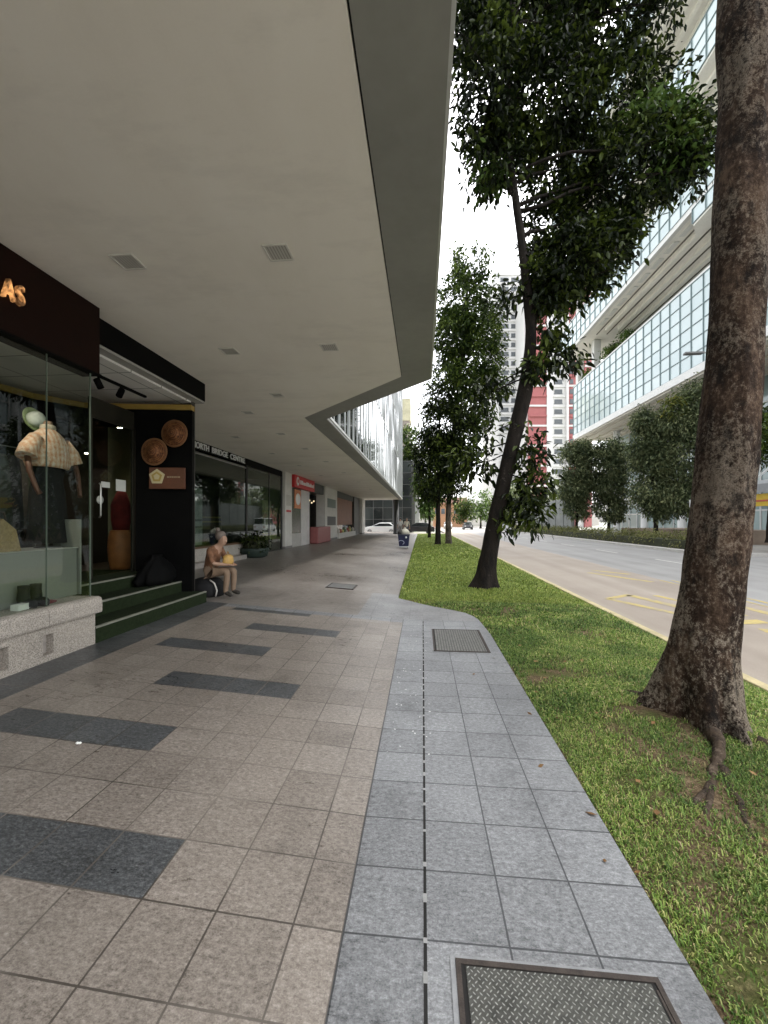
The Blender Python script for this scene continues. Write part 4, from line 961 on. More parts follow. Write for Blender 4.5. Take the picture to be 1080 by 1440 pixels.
for (pts, rad) in (([(-.22, .26, .13), (-.34, .5, .085), (-.5, .85, .065), (-.83, .97, .05), (-1.05, .92, .03)], [.06, .03, .018, .012, .006]),
                   ([(-.12, -.30, .16), (-.24, -.52, .125), (-.42, -.74, .09), (-.60, -.98, .078), (-.74, -1.18, .055), (-.86, -1.42, .035)], [.055, .034, .024, .017, .012, .007]),
                   ([(-.28, -.56, .10), (-.36, -.82, .082), (-.50, -1.12, .072), (-.60, -1.4, .05)], [.030, .022, .015, .008]),
                   ([(-.45, -.78, .085), (-.66, -.96, .076), (-.92, -1.1, .05)], [.020, .015, .009]),
                   ([(.15, -.3, .09), (.3, -.46, .06), (.42, -.62, .035)], [.05, .03, .012])):
    m = MB(); pp = []; rr_ = []
    for k in range(len(pts)-1):
        for u in (0, .33, .66): pp.append(Vector(pts[k]).lerp(Vector(pts[k+1]), u)+Vector((0, 0, -.012))+Vector((lr.uniform(-.012, .012), lr.uniform(-.012, .012), lr.uniform(-.012, .006)))); rr_.append((rad[k]*(1-u)+rad[k+1]*u)*lr.uniform(.75, 1.2))
    pp.append(Vector(pts[-1])); rr_.append(rad[-1])
    m.tube(pp, rr_, 12); m.build('surface_root', bark_mat('root_bark', (.012, .009, .006), (.065, .045, .03), (.17, .13, .095), .5, 2.2) if 'root_bark' not in bpy.data.materials else bpy.data.materials['root_bark'], t1)
leaf_cloud('crown', [((.3, .3, 11.8), (2.2, 2., 1.5), 1), ((1.8, -.3, 11.), (1.5, 1.4, 1.1), .6), ((-.4, 1.0, 12.3), (1.6, 1.5, 1.3), .7)], 330, 9, .19, leaf_dark, t1, rng)  # unseen crown, kept thin so it shades the grass below less

# --- second tree, leaning, in the verge
def P(px, py, d, o): return at(px, py, d)-o
o2 = Vector((1.33, 9.13, 0.))
t2 = thing('tree', 'dark leaning tree standing where the grass narrows, with a broad dark crown', 'tree', tuple(o2))
m = MB()
zs = [(-.05, 0, .26), (.25, .03, .215), (.9, .13, .175), (1.9, .33, .16), (2.94, .57, .155), (4.18, .86, .165), (5.0, .98, .125), (5.5, 1.02, .115), (6.2, .98, .105), (7.4, .86, .09), (8.7, .70, .075), (10., .55, .06), (11.6, .6, .045), (13., .7, .03)]
trunk_mesh(m, [(x, .02*z, z) for z, x, r in zs], [r for _, _, r in zs], 30, [(R(200), .4, .25, .22), (R(270), .35, .2, .16), (R(340), .4, .22, .2), (R(80), .5, .25, .15)], .06, 110, 5.)
B2 = []
def blob(px, py, d, rx, ry, rz, w=None): B2.append((tuple(P(px, py, d, o2)), (rx, ry, rz), w if w else rx*ry*rz))
for a in ((805, 375, 9.1, .95, .9, .85, 1.5), (845, 345, 9.3, .7, .7, .7, .8), (770, 400, 9.1, .5, .6, .5, .4), (838, 300, 9.6, 1.05, .9, .85, 1.3), (770, 330, 9.6, .45, .6, .8, .5), (900, 232, 9.3, 1.45, 1.0, .95), (955, 195, 9.3, .75, .7, .95), (960, 235, 9.1, .6, .6, .6),
          (855, 150, 9.9, 1.5, 1.2, 1.2), (765, 130, 9.4, 1.35, 1.1, 1.4), (690, 110, 9.1, .85, .8, 1.5), (695, 225, 9.2, .72, .7, .75), (672, 180, 9.2, .5, .6, .6), (720, 220, 9.6, .6, .6, .7), (790, 235, 9.8, 1.0, .9, .9),
          (760, 15, 10., 1.9, 1.4, 1.2), (665, 20, 9.4, .75, .8, .9), (860, 20, 9.8, 1.25, 1.1, .9), (930, 10, 9.6, .5, .6, .5), (800, -90, 10.2, 2.4, 1.8, 1.4), (700, -60, 9.8, 1.2, 1.2, 1.2)): blob(*a)
S2 = []
def sprig(px, py, d, rx, ry, rz, w): S2.append((tuple(P(px, py, d, o2)), (rx, ry, rz), w))
for a in ((772, 425, 8.9, .4, .4, .42, 1.2), (800, 412, 9., .45, .4, .3, 1.2), (715, 420, 9.2, .25, .3, .3, .5), (790, 500, 8.8, .38, .3, .28, 1.1), (755, 520, 8.8, .3, .3, .3, .7), (770, 470, 8.8, .3, .3, .25, .8), (735, 608, 8.9, .25, .3, .25, .5), (748, 640, 8.9, .42, .4, .32, 1.0),
          (748, 680, 8.8, .42, .4, .38, 1.9), (738, 710, 8.8, .33, .35, .36, 1.3), (755, 728, 8.7, .26, .3, .26, .8), (712, 735, 8.8, .13, .2, .3, .4), (672, 655, 9.3, .35, .35, .3, 1.), (655, 640, 9.4, .3, .3, .3, .7), (690, 610, 9.2, .25, .3, .3, .5), (690, 545, 9.6, .4, .4, .3, .9), (665, 560, 9.6, .3, .3, .25, .5)): sprig(*a)
def near_on(zt, zs=zs):
    for (a, b) in zip(zs, zs[1:]):
        if a[0] <= zt <= b[0]:
            u = (zt-a[0])/(b[0]-a[0]); return Vector((a[1]+(b[1]-a[1])*u, .02*zt, zt)), a[2]+(b[2]-a[2])*u
    return Vector((zs[-1][1], .02*zs[-1][0], zs[-1][0])), zs[-1][2]
for c, rd, w in B2:
    p, r = near_on(max(5.6, min(12.6, c[2]-.9-.3*lr.random()))); limb(m, p, c, min(.06, r*.6), .012, .2, rnd=lr)
    for k in range(3): limb(m, Vector(p).lerp(Vector(c), .6), Vector(c)+Vector((lr.uniform(-1, 1)*rd[0], lr.uniform(-1, 1)*rd[1], lr.uniform(-.8, .8)*rd[2])), .018, .005, .2, 5, rnd=lr)
for c, rd, w in S2:
    p, r = near_on(max(1.7, min(6.5, c[2]+.25))); limb(m, p, c, .02, .005, .18, 6, rnd=lr)
m.build('trunk', bark_dark, t2)
cr = leaf_cloud('crown', B2, 8200, 11, .145, leaf_dark, t2, rng, .12, -.10, 1.7, .55, width=.45)
leaf_cloud('low_foliage', S2, 330, 9, .17, leaf_dark, t2, rng, .12, -.9, 1., .7)
leaf_cloud('sunlit_foliage', [(tuple(P(925, 165, 9.2, o2)), (.75, .6, .5), 1.), (tuple(P(955, 215, 9.0, o2)), (.5, .4, .5), .5), (tuple(P(690, 235, 9.1, o2)), (.4, .4, .35), .25)], 110, 10, .18, leaf_light, t2, rng, .15, -.6, 1., .5)  # paler leaf colour stands in for sun on these clumps

def small_tree(label, px, d, zb, r0, blobs, n, per, size, mat, barkm, group=None, lean=0., name='tree', hole=-.16, spread=None, forks=2):
    g_ = at(px, 733, d); o = Vector((g_.x, g_.y, zb))
    r = thing(name, label, 'tree', tuple(o), group)
    bb = [(tuple(at(a[0], a[1], d+(a[3] if len(a) > 3 else 0))-o), tuple(a[2]*d/580*k for k in (1, 1, a[4] if len(a) > 4 else 1)), a[2]**2) for a in blobs]
    top = max(bb, key=lambda b: b[0][2]); m = MB(); zt = top[0][2]; low = min(bb, key=lambda b: b[0][2])
    path = [(0, 0, -.1), (.04*zt*lean, 0, zt*.15), (top[0][0]*.35+.06*zt*lean, top[0][1]*.3, zt*.45), (top[0][0]*.8, top[0][1]*.8, zt*.8), tuple(top[0])]
    trunk_mesh(m, path, [r0*1.35, r0, r0*.75, r0*.4, r0*.12], 16, [(1., .6, .2, r0*.8), (3.2, .6, .2, r0*.7), (5., .6, .2, r0*.7)], .08, 40, px)
    for c, rd, w in bb:
        zz = max(zt*.12, c[2]-rd[2]*.9); u = zz/zt; p = Vector(path[0]).lerp(Vector(path[-1]), min(.85, u)); limb(m, p, c, r0*.4, r0*.08, .15, 6, rnd=lr)
        for k in range(forks): limb(m, Vector(p).lerp(Vector(c), .6), Vector(c)+Vector((lr.uniform(-1, 1)*rd[0], lr.uniform(-1, 1)*rd[1], lr.uniform(-.8, .8)*rd[2]))*.8, r0*.15, r0*.05, .2, 5, rnd=lr)
    m.build('trunk', barkm, r)
    leaf_cloud('crown', bb, n, per, size, mat, r, rng, spread or size*.85, hole, 1.0 if d < 35 else .7, .45)
    return r
small_tree('tall full tree in the narrow grass, its crown rising highest behind the leaning trunk', 631, 27, -.02, .16,
           [(660, 375, 27, 0, 1.15), (655, 425, 42), (668, 455, 44), (640, 470, 38), (665, 505, 46), (640, 530, 38), (690, 540, 26), (655, 575, 30), (675, 590, 22)], 3300, 8, .25, leaf_mid, bark_pale)
small_tree('lower dark tree beside the pale trunk in the narrow grass, its crown hanging lower', 616, 26.2, -.02, .15,
           [(618, 560, 22), (622, 600, 34), (612, 645, 32), (632, 650, 32), (606, 680, 22), (640, 690, 16), (650, 620, 26)], 2500, 8, .24, leaf_dark, bark_dark)
small_tree('slim light green tree farther along the pavement edge', 604, 37, -.02, .11, [(604, 628, 12), (602, 650, 17), (597, 675, 17), (610, 690, 16), (600, 705, 12)], 700, 8, .30, leaf_light, bark_dark)
small_tree('dark tree rising beyond the end of the glass facade', 574, 62, -.12, .2, [(574, 615, 12, 0, 1.2), (572, 645, 16), (578, 665, 14), (572, 690, 14), (580, 640, 10)], 800, 7, .5, leaf_mid, bark_dark)
# across the road
G_ = 'rounded trees across the road'
small_tree('dense olive tree across the road, left one of the smaller clipped pair', 811, 41, .3, .13, [(807, 640, 17), (810, 660, 20), (808, 688, 20), (811, 714, 17), (818, 633, 13), (820, 675, 16)], 2600, 8, .27, leaf_olive, bark_dark, G_, hole=-.28, spread=.24)
small_tree('dense green tree across the road, right one of the smaller clipped pair', 856, 40, .3, .13, [(856, 638, 20), (860, 658, 23), (857, 686, 24), (858, 714, 20), (846, 648, 16), (868, 640, 14)], 2600, 8, .27, leaf_olive, bark_dark, G_, hole=-.28, spread=.24)
small_tree('taller grey green tree across the road, left one of the bigger pair', 922, 30, .3, .14, [(912, 592, 20), (906, 630, 20), (918, 650, 26), (916, 690, 24), (924, 714, 18), (926, 606, 18)], 3000, 8, .22, leaf_olive, bark_dark, G_, hole=-.28, spread=.24)
small_tree('tallest tree across the road with a yellowish top, half behind the near trunk', 972, 29, .3, .16, [(970, 580, 32), (985, 560, 26), (955, 600, 30), (965, 640, 40), (975, 690, 36), (955, 700, 26)], 3400, 8, .22, leaf_olive, bark_dark, G_, hole=-.28, spread=.24)
small_tree('bright green tree behind the bus shelter', 1082, 25, .3, .13, [(1082, 610, 30), (1092, 590, 26), (1080, 640, 22)], 700, 8, .25, leaf_mid, bark_dark)
r_ = bpy.data.objects[[o for o in bpy.data.objects if o.get('label', '').startswith('tallest tree across')][0].name]
leaf_cloud('yellow_foliage', [(tuple(at(948, 572, 28.6)-r_.location), (.7, .7, .8), 1)], 60, 8, .24, leaf_yellow, r_, rng, .2, -.9)
# far end of the road
for k, (px, d, bl_, mt_, lab) in enumerate((
        (652, 84, [(652, 712, 13), (646, 722, 10), (660, 720, 10)], leaf_mid, 'far rounded tree beside the orange building at the road end'),
        (676, 92, [(676, 706, 15), (684, 718, 12), (668, 718, 10)], leaf_light, 'far light green tree past the road end'),
        (700, 80, [(700, 708, 14), (708, 718, 13), (694, 720, 9)], leaf_mid, 'far green tree between the leaning trunk and its hanging branch'),
        (738, 74, [(736, 700, 20), (748, 712, 20), (728, 716, 14)], leaf_olive, 'far olive tree behind the hanging low branch'),
        (778, 72, [(778, 700, 16), (786, 712, 16), (770, 716, 12)], leaf_olive, 'far olive tree by the grey hoarding'),
        (598, 95, [(598, 715, 9), (592, 722, 7), (604, 722, 7)], leaf_light, 'far pale green tree seen between pavement edge and slim trunks'),
        (716, 110, [(716, 700, 16), (722, 688, 14)], leaf_mid, 'farthest tall green tree at the end of the road'))):
    small_tree(lab, px, d, -.1, .2, bl_, 330, 7, .55, mt_, bark_dark, forks=1)

# planted strip and hedge on the far side
m = MB(); m.quad([(13.37, 22.3, .02), (30, 22.3, .02), (30, 130, .02), (13.37, 130, .02)]); m.quad([(16.17, -10, .02), (30, -10, .02), (30, 22.3, .02), (16.17, 22.3, .02)]); m.quad([(13.4, 22.25, .02), (16.17, 19.7, .02), (16.17, 22.3, .021), (13.4, 22.3, .021)])
tag(m.build('far_pavement', simple('far_paving', (.33, .31, .28), .8, .2, 1.5)), kind='structure')
hb = [((0, y, .42), (.95, 1.4, .55), 1) for y in np.arange(0, 62, 1.5)]
r = thing('hedge', 'long low clipped olive hedge along the far kerb', 'hedge', (14.5, 23, .02))
leaf_cloud('foliage', hb, 4300, 7, .13, leaf_mat('hedge_leaf', (.06, .068, .025), (.17, .18, .065), (.32, .31, .12), .6, .25), r, rng, .12, -2)
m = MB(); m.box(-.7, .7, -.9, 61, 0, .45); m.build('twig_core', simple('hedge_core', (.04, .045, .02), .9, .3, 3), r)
r = thing('hedge', 'short low hedge in front of the bus shelter', 'hedge', (16.9, 12, .02))
leaf_cloud('foliage', [((0, y, .35), (.4, 1.2, .4), 1) for y in np.arange(0, 9, 1.3)], 900, 7, .12, bpy.data.materials['hedge_leaf'], r, rng, .1, -2)
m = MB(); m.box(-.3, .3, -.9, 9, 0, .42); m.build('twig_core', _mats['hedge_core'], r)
m = MB(); m.prism([(18.3, 28), (24, 28), (24, 40), (18.3, 40)], .02, .9); o = m.build('planter_wall', simple('planter_brown', (.26, .20, .15), .8, .2, 2)); tag(o, 'low brown planter block between the two pairs of clipped trees', 'planter')
m = MB(); m.box(17.5, 17.7, 50, 75, 0, 4.3)
for k in range(9): m.box(17.42, 17.5, 50.2+3*k, 50.35+3*k, 0, 4.3)
o = m.build('site_hoarding', simple('hoarding_grey', (.20, .21, .20), .7, .3, .8)); tag(o, 'grey hoarding wall far across the road behind the hanging branch', 'hoarding')

# ================================================================== LIBRARY-LIKE GLASS BUILDING ACROSS THE ROAD
t = NT('pale_glazing'); r0 = t.geo().outputs['Random Per Island']
t.base(t.ramp(t.math('ADD', t.math('MULTIPLY', r0, .6), t.math('MULTIPLY', t.noise(.12, 3), .4)), [(.2, (.385, .475, .485)), (.5, (.43, .52, .53)), (.85, (.475, .56, .565))])); t.rough(.12); t.b.inputs['Specular IOR Level'].default_value = .8; pale = t.m  # pale bluish base colour stands in for reflected sky
t = NT('tinted_glazing'); r0 = t.geo().outputs['Random Per Island']
t.base(t.ramp(r0, [(0, (.20, .27, .27)), (1, (.40, .48, .47))])); t.rough(.08); t.b.inputs['Specular IOR Level'].default_value = .8; tint = t.m
mul = simple('mullion_pale', (.17, .225, .235), .5, .1); mulw = simple('mullion_white', (.55, .55, .53), .5, .06)
wht = simple('white_cladding', (.62, .62, .60), .55, .08, 1.); bei = simple('beige_soffit', (.78, .76, .71), .7, .1, .7)
L = thing('office_building', 'tall pale glass building with stepped overhanging floors across the road', 'building', (26, 42, 0))
def lp(nm, mat, f):
    m = MB(); f(m); o = m.build(nm, mat, L); o.location = tuple(-Vector(L.location)); return o
def lf_(a, b, z0, z1, cw, ch, pm, mm, nm, mw=.055, tilt=.004):
    n0 = len(bpy.data.objects); o = facade(L, a, b, z0, z1, cw, ch, pm, mm, rng, tilt, name=nm, mw=mw); o.location = tuple(-Vector(L.location))
    for c in o.children: c.location = (0, 0, 0)
    return o
y0, y1 = 6., 74.
lf_((26, y1), (26, y0), 16.3, 24.5, 1.75, 1.37, pale, mul, 'lower_curtain_wall')
lp('lower_edge', wht, lambda m: m.box(25.9, 33, y0, y1+.1, 15.5, 16.28))
lp('lower_soffit', simple('lower_soffit_grey', (.50, .47, .41), .7, .12, .7), lambda m: [m.box(26.1+.02, 33, y0, y1, 15.3, 15.498), [m.box(x, x+.12, y0, y1, 15.1, 15.298) for x in (27, 28.5, 30, 31.5)]])
lf_((32, y1), (32, y0), .02, 15.2, 2.3, 2.5, tint, mulw, 'ground_curtain_wall', .16)
lp('floor_edge', wht, lambda m: [m.box(31.2, 31.9, y0, y1, z, z+.5) for z in (4.8, 9.9)])
for yy in range(10, 74, 8): 
    m = MB(); m.lathe([(.5, .0), (.45, .1), (.45, 15.2), (.5, 15.25)], 20); o = m.build('column', wht, L); o.location = (29.5-26, yy-42, .03)
lp('terrace_parapet', wht, lambda m: m.box(25.95, 26.3, y0, y1+.05, 24.5, 24.75))
lp('terrace_floor', bei, lambda m: m.box(26.05, 34, y0, y1, 24.2, 24.48))
lf_((32.5, 63), (32.5, y0), 24.5, 29.4, 1.75, 1.6, tint, mul, 'terrace_curtain_wall')
lp('second_soffit', bei, lambda m: [m.box(24.05, 34, y0, y1, 29.3, 29.495), [m.box(x, x+.5, y0, 62, 28.9, 29.298) for x in (26.2, 27.9, 29.6, 31.3)]])
lp('slat_gap_shade', simple('gap_shade_brown', (.11, .10, .085), .8, .2), lambda m: [m.box(x, x+.1, y0, 64, 29.2, 29.296) for x in (25.75, 27.2, 28.9, 30.6, 32.2)])  # brown strips painted in for the shade between the soffit slats
lp('soffit_lighting_slot', wht, lambda m: [m.box(24.9, 25.4, y-.9, y+.9, 29.2, 29.297) for y in np.arange(y0+2, 62, 2.6)])
lp('second_edge', wht, lambda m: m.box(23.98, 24.4, y0, y1+.05, 29.2, 29.75))
lf_((24, y1), (24, y0), 29.75, 33.7, 1.75, 1.3, pale, mul, 'second_curtain_wall')
lf_((23.9, 39), (23.9, y0), 27.9, 29.2, 1.75, 1.3, pale, mul, 'bay_curtain_wall')
lp('bay_soffit', bei, lambda m: m.prism([(23.95, y0), (23.95, 39), (25.5, 41), (25.5, y0)], 27.7, 27.9))
for yy in (72.8, 66.2):
    m = MB(); m.box(-.5, .5, -.5, .5, 0, 4.8, bevel=.03); o = m.build('terrace_column', wht, L); o.location = (26.62-26, yy-42, 24.48)
lp('third_recess', bei, lambda m: m.box(27, 34, y0, 66, 33.7, 37.4))
lp('second_roof', wht, lambda m: m.box(24.02, 34, y0, y1, 33.72, 34.0))
lp('third_soffit', bei, lambda m: [m.box(22.05, 34, y0, 66, 37.3, 37.495), [m.box(x, x+.35, y0, 66, 37.0, 37.298) for x in (23, 24, 25, 26)]])
lf_((22, 66), (22, y0), 37.5, 41, 1.75, 1.2, pale, mul, 'third_curtain_wall')
lp('fourth_recess', bei, lambda m: m.box(25, 34, y0, 66, 41.0, 45.4))
lp('fourth_soffit', bei, lambda m: [m.box(20.05, 34, y0, 66, 45.3, 45.495), [m.box(x, x+.35, y0, 66, 45.0, 45.298) for x in (21, 22, 23, 24)]])
lf_((20, 66), (20, y0), 45.5, 52, 1.75, 1.3, pale, mul, 'fourth_curtain_wall')
lp('roof_slab', wht, lambda m: m.box(19.9, 34, y0, 66.1, 52.02, 52.6))
lp('inner_core', simple('core_grey', (.3, .31, .3), .8, .1), lambda m: [m.box(33.2, 50, y0, y1, 0, 52), m.box(26.2, 33, y0+.1, y1-.1, 16.4, 24.1), m.box(24.3, 33.5, y0+.1, y1-.1, 29.8, 33.6), m.box(22.3, 33, y0+.1, 65.9, 37.6, 40.9), m.box(20.3, 33, y0+.1, 65.9, 45.6, 51.9)])
for k, (yy, h_, w_) in enumerate(((70.2, 1.5, 1.0), (68.4, 1.1, .8), (63.5, 2.6, 1.3), (61., 2.0, 1.2), (58, 2.4, 1.3), (73.6, 1.0, .5))):
    r = thing('terrace_shrub', 'leafy green shrub on the open terrace of the glass building', 'shrub', (27.4, yy, 24.48), 'shrubs on the terrace')
    leaf_cloud('foliage', [((0, 0, h_*.55), (w_*.8, w_, h_*.5), 1)], 90, 7, .4, leaf_mid if k % 2 else leaf_light, r, rng, .35, -2)
    m = MB(); m.tube([(0, 0, 0), (.05, 0, h_*.6)], .06, 6); m.build('stem', bark_dark, r)

# ================================================================== TOWERS AND FAR BUILDINGS
pinkred = simple('tower_red', (.38, .13, .13), .8, .12, .2); offw = simple('tower_white', (.66, .65, .64), .7, .08, .15); palegrey = simple('tower_grey', (.62, .62, .62), .7, .1, .2)  # tower red is muted in its colour to suggest distance haze
win_m = simple('tower_window', (.10, .11, .12), .25, .4, .3)
def tower(name, lab, px0, px1, d, ztop, segs, wins):
    a, b = at(px0, 733, d), at(px1, 733, d); o = thing(name, lab, 'tower', (a.x, a.y, -.2)); dx = (b-a).xy.length; o.rotation_euler = (0, 0, math.atan2(b.y-a.y, b.x-a.x))
    sc_ = d/580
    for (nm, s0, s1, dep, mat, z1, led) in segs:
        m = MB(); x0, x1 = (s0-px0)*sc_, (s1-px0)*sc_; m.box(x0, x1, -dep, 12 if nm != 'red_wall' else .5, 0, z1)
        if led:
            z = 3.
            k = 0
            while z < z1-1:
                q = MB(); q.box(x0-.001, x1+.001, -dep-led, -dep-.001, 0, .5 if led < .5 else 1.1); c = q.build('ledge', offw if k % 2 or 'red' not in nm else mat, o); c.location = (0, 0, z); z += 2.8; k += 1
        m.build(nm, mat, o)
    wm_ = None
    for (c_, w, dep, z0, z1) in wins:
        z = z0
        while z < z1:
            if wm_ is None:
                q = MB(); q.box(-.5, .5, -.06, 0, 0, 1.15); q.box(-.56, .56, -.14, -.0, -.16, -.02); wm_ = q.build('window', win_m, o); c = wm_
            else: c = wm_.copy(); col.objects.link(c); c.parent = o
            c.location = ((c_-px0)*sc_, -dep-.02, z); c.scale = (w, 1, 1); z += 2.8
    return o
tower('apartment_tower', 'tall white apartment tower behind the full tree, left of the red striped one', 692, 762, 124, 78,
      [('wall', 692, 702, 0, offw, 74, 0), ('recess_wall', 702, 734, -.4, palegrey, 77.5, .35), ('side_wall', 734, 762, .6, offw, 75.5, 0), ('roof_room', 706, 728, -2, offw, 80.5, 0)],
      [(710, 2.4, -.4, 29.2, 75), (725, 2.4, -.4, 29.2, 75)])
tower('apartment_tower', 'apartment tower with red and white vertical stripes beside the glass building', 738, 832, 116, 72,
      [('red_wall', 743, 768, .3, pinkred, 69, .35), ('rear_wall', 738, 767.9, -.6, offw, 71, 0), ('wall', 768, 776, .6, offw, 71, 0), ('recess_wall', 776.4, 795, 0, offw, 70, .3), ('edge_wall', 795, 798, .9, offw, 71, 0), ('red_stripe', 798.2, 809, .3, pinkred, 69, .3), ('far_wall', 809.3, 822, -.5, offw, 68, .3), ('red_end', 822.2, 832, .1, pinkred, 68, .3)],
      [(785, 2.2, 0, 4, 68), (803, 1.0, .3, 4, 67), (827, 1.0, .1, 12, 66)])
m = MB()
tw = thing('far_tower', 'distant beige tower with a yellowish top past the end of the glass facade', 'tower', tuple(at(566, 733, 150)-Vector((0, 0, H))))
m = MB(); m.box(-6, 2.5, 0, 8, -.2, 38); m.build('wall', simple('far_beige', (.30, .26, .23), .8, .1, .1), tw); m = MB(); m.box(-6, 3, -.3, 8.2, 38.02, 46); m.build('upper_floors', simple('far_yellow', (.50, .47, .33), .8, .3, .3), tw)
m = MB(); 
for k in range(10): m.box(-5, 2.2, -.06, -.002, 3+3.4*k, 4.6+3.4*k)
m.build('window_band', win_m, tw)
tw = thing('white_building', 'slim white building end seen between the facade and the trees', 'building', tuple(at(586, 733, 72)-Vector((0, 0, H))))
m = MB(); m.box(-.55, .5, 0, 5, -.2, 12.6); m.build('wall', wht, tw); m = MB(); m.box(-.6, .55, -.05, 5.05, 12.62, 13.); m.build('coping', palegrey, tw)
tw = thing('brick_building', 'low orange brown building at the end of the road behind the slim trunks', 'building', tuple(at(632, 733, 118)-Vector((0, 0, H))))
m = MB(); m.box(-4.5, 5, 0, 10, -.2, 6.6); m.build('wall', simple('orange_brick', (.42, .23, .13), .8, .15, .8), tw)
m = MB(); m.extrude_profile([(-.5, 6.62), (10.5, 6.62), (5, 8.6)], 'x', -4.9, 5.4); m.build('roof', simple('roof_brown', (.24, .13, .09), .8, .15, .5), tw)
for k in range(5):
    m = MB(); m.box(-.5, .5, -.08, -.002, 0, 1.5); o = m.build('window', win_m, tw); o.location = (-3.6+1.8*k, 0, 3.6)
tw = thing('far_shophouses', 'pale low block closing the end of the road', 'building', tuple(at(700, 733, 170)-Vector((0, 0, H))))
m = MB(); m.box(-40, 40, 0, 12, -.2, 9); m.build('wall', simple('pale_block', (.5, .48, .45), .8, .15, .2), tw)
for k in range(16):
    m = MB(); m.box(-1.4, 1.4, -.1, -.002, 0, 1.6); o = m.build('window', win_m, tw); o.location = (-36+4.8*k, 0, 5)

# ================================================================== STREET FURNITURE
steel = simple('galvanised_pole', (.42, .43, .42), .5, .1, 6, metal=.3)
p = Vector((13.65, 19.9, .03)); p = Vector((16.6, 18.6, .03))
r = thing('street_lamp', 'tall slim street lamp with its flat lamp head reaching out beside the near trunk', 'street lamp', (13.75, 19.4, .02))
m = MB(); m.lathe([(.16, 0), (.16, .3), (.085, .4), (.06, 8.6), (.05, 8.9)], 14); m.build('pole', steel, r)
m = MB(); m.tube([(0, 0, 8.7), (-.3, 0, 8.86), (-1.6, .0, 8.92)], .035, 8); m.build('arm', steel, r)
m = MB(); m.extrude_profile([(-.14, 0), (.14, 0), (.1, .08), (-.1, .08)], 'x', -2.2, -1.45); o = m.build('lamp_head', simple('lamp_head_grey', (.16, .16, .16), .5, .1), r); o.location = (0, 0, 8.86)
r = thing('sign_post', 'thin grey post at the far kerb just left of the near trunk', 'post', (13.7, 22.4, .02))
m = MB(); m.lathe([(.05, 0), (.04, .1), (.035, 2.6), (.001, 2.63)], 12); m.build('pole', steel, r)
m = MB(); m.box(-.02, .02, -.2, .2, 2.2, 2.58, bevel=.006); m.build('sign_plate', palegrey, r)
r = thing('bus_shelter', 'bus shelter with grey roof and yellow panels across the road, right of the near trunk', 'bus shelter', (17.3, 18, .02))
m = MB(); m.extrude_profile([(-1.3, 3.25), (1.2, 3.55), (1.2, 3.66), (-1.3, 3.42)], 'y', -6, 4.9); m.build('roof', simple('shelter_roof', (.50, .52, .54), .5, .1), r)
m = MB(); m.box(-1.31, -1.25, -6, 4.9, 2.86, 3.26); m.build('fascia', simple('shelter_fascia', (.28, .29, .30), .5, .1), r)
for yy in (-5.5, -2., 1.5, 4.6):
    m = MB(); m.tube([(.4, yy, 0), (.4, yy, 3.42)], .07, 10); m.build('post', steel, r)
yl = simple('shelter_yellow', (.62, .42, .03), .5, .12)
for yy in (3.2, -.4):
    m = MB(); m.box(-1.2, -1.14, yy-.9, yy+.9, 2.2, 2.8, bevel=.01); o = m.build('yellow_panel', yl, r)
    m = MB(); m.box(-1.215, -1.203, yy-.5, yy+.4, 2.42, 2.5); m.build('red_bar', simple('panel_red', (.5, .08, .05), .5, .1), o)
m = MB(); m.box(.5, .55, -5.5, 4.6, .4, 2.2); m.build('back_panel', simple('shelter_panel', (.36, .42, .44), .3, .15), r)
m = MB(); m.box(-.1, .35, -4.5, 3.5, .45, .5); m.build('bench', steel, r)
m = MB(); m.tube([(-.6, 4.6, 3.5), (.5, 3.2, 5.2)], .05, 8); m.build('stay', wht, r)

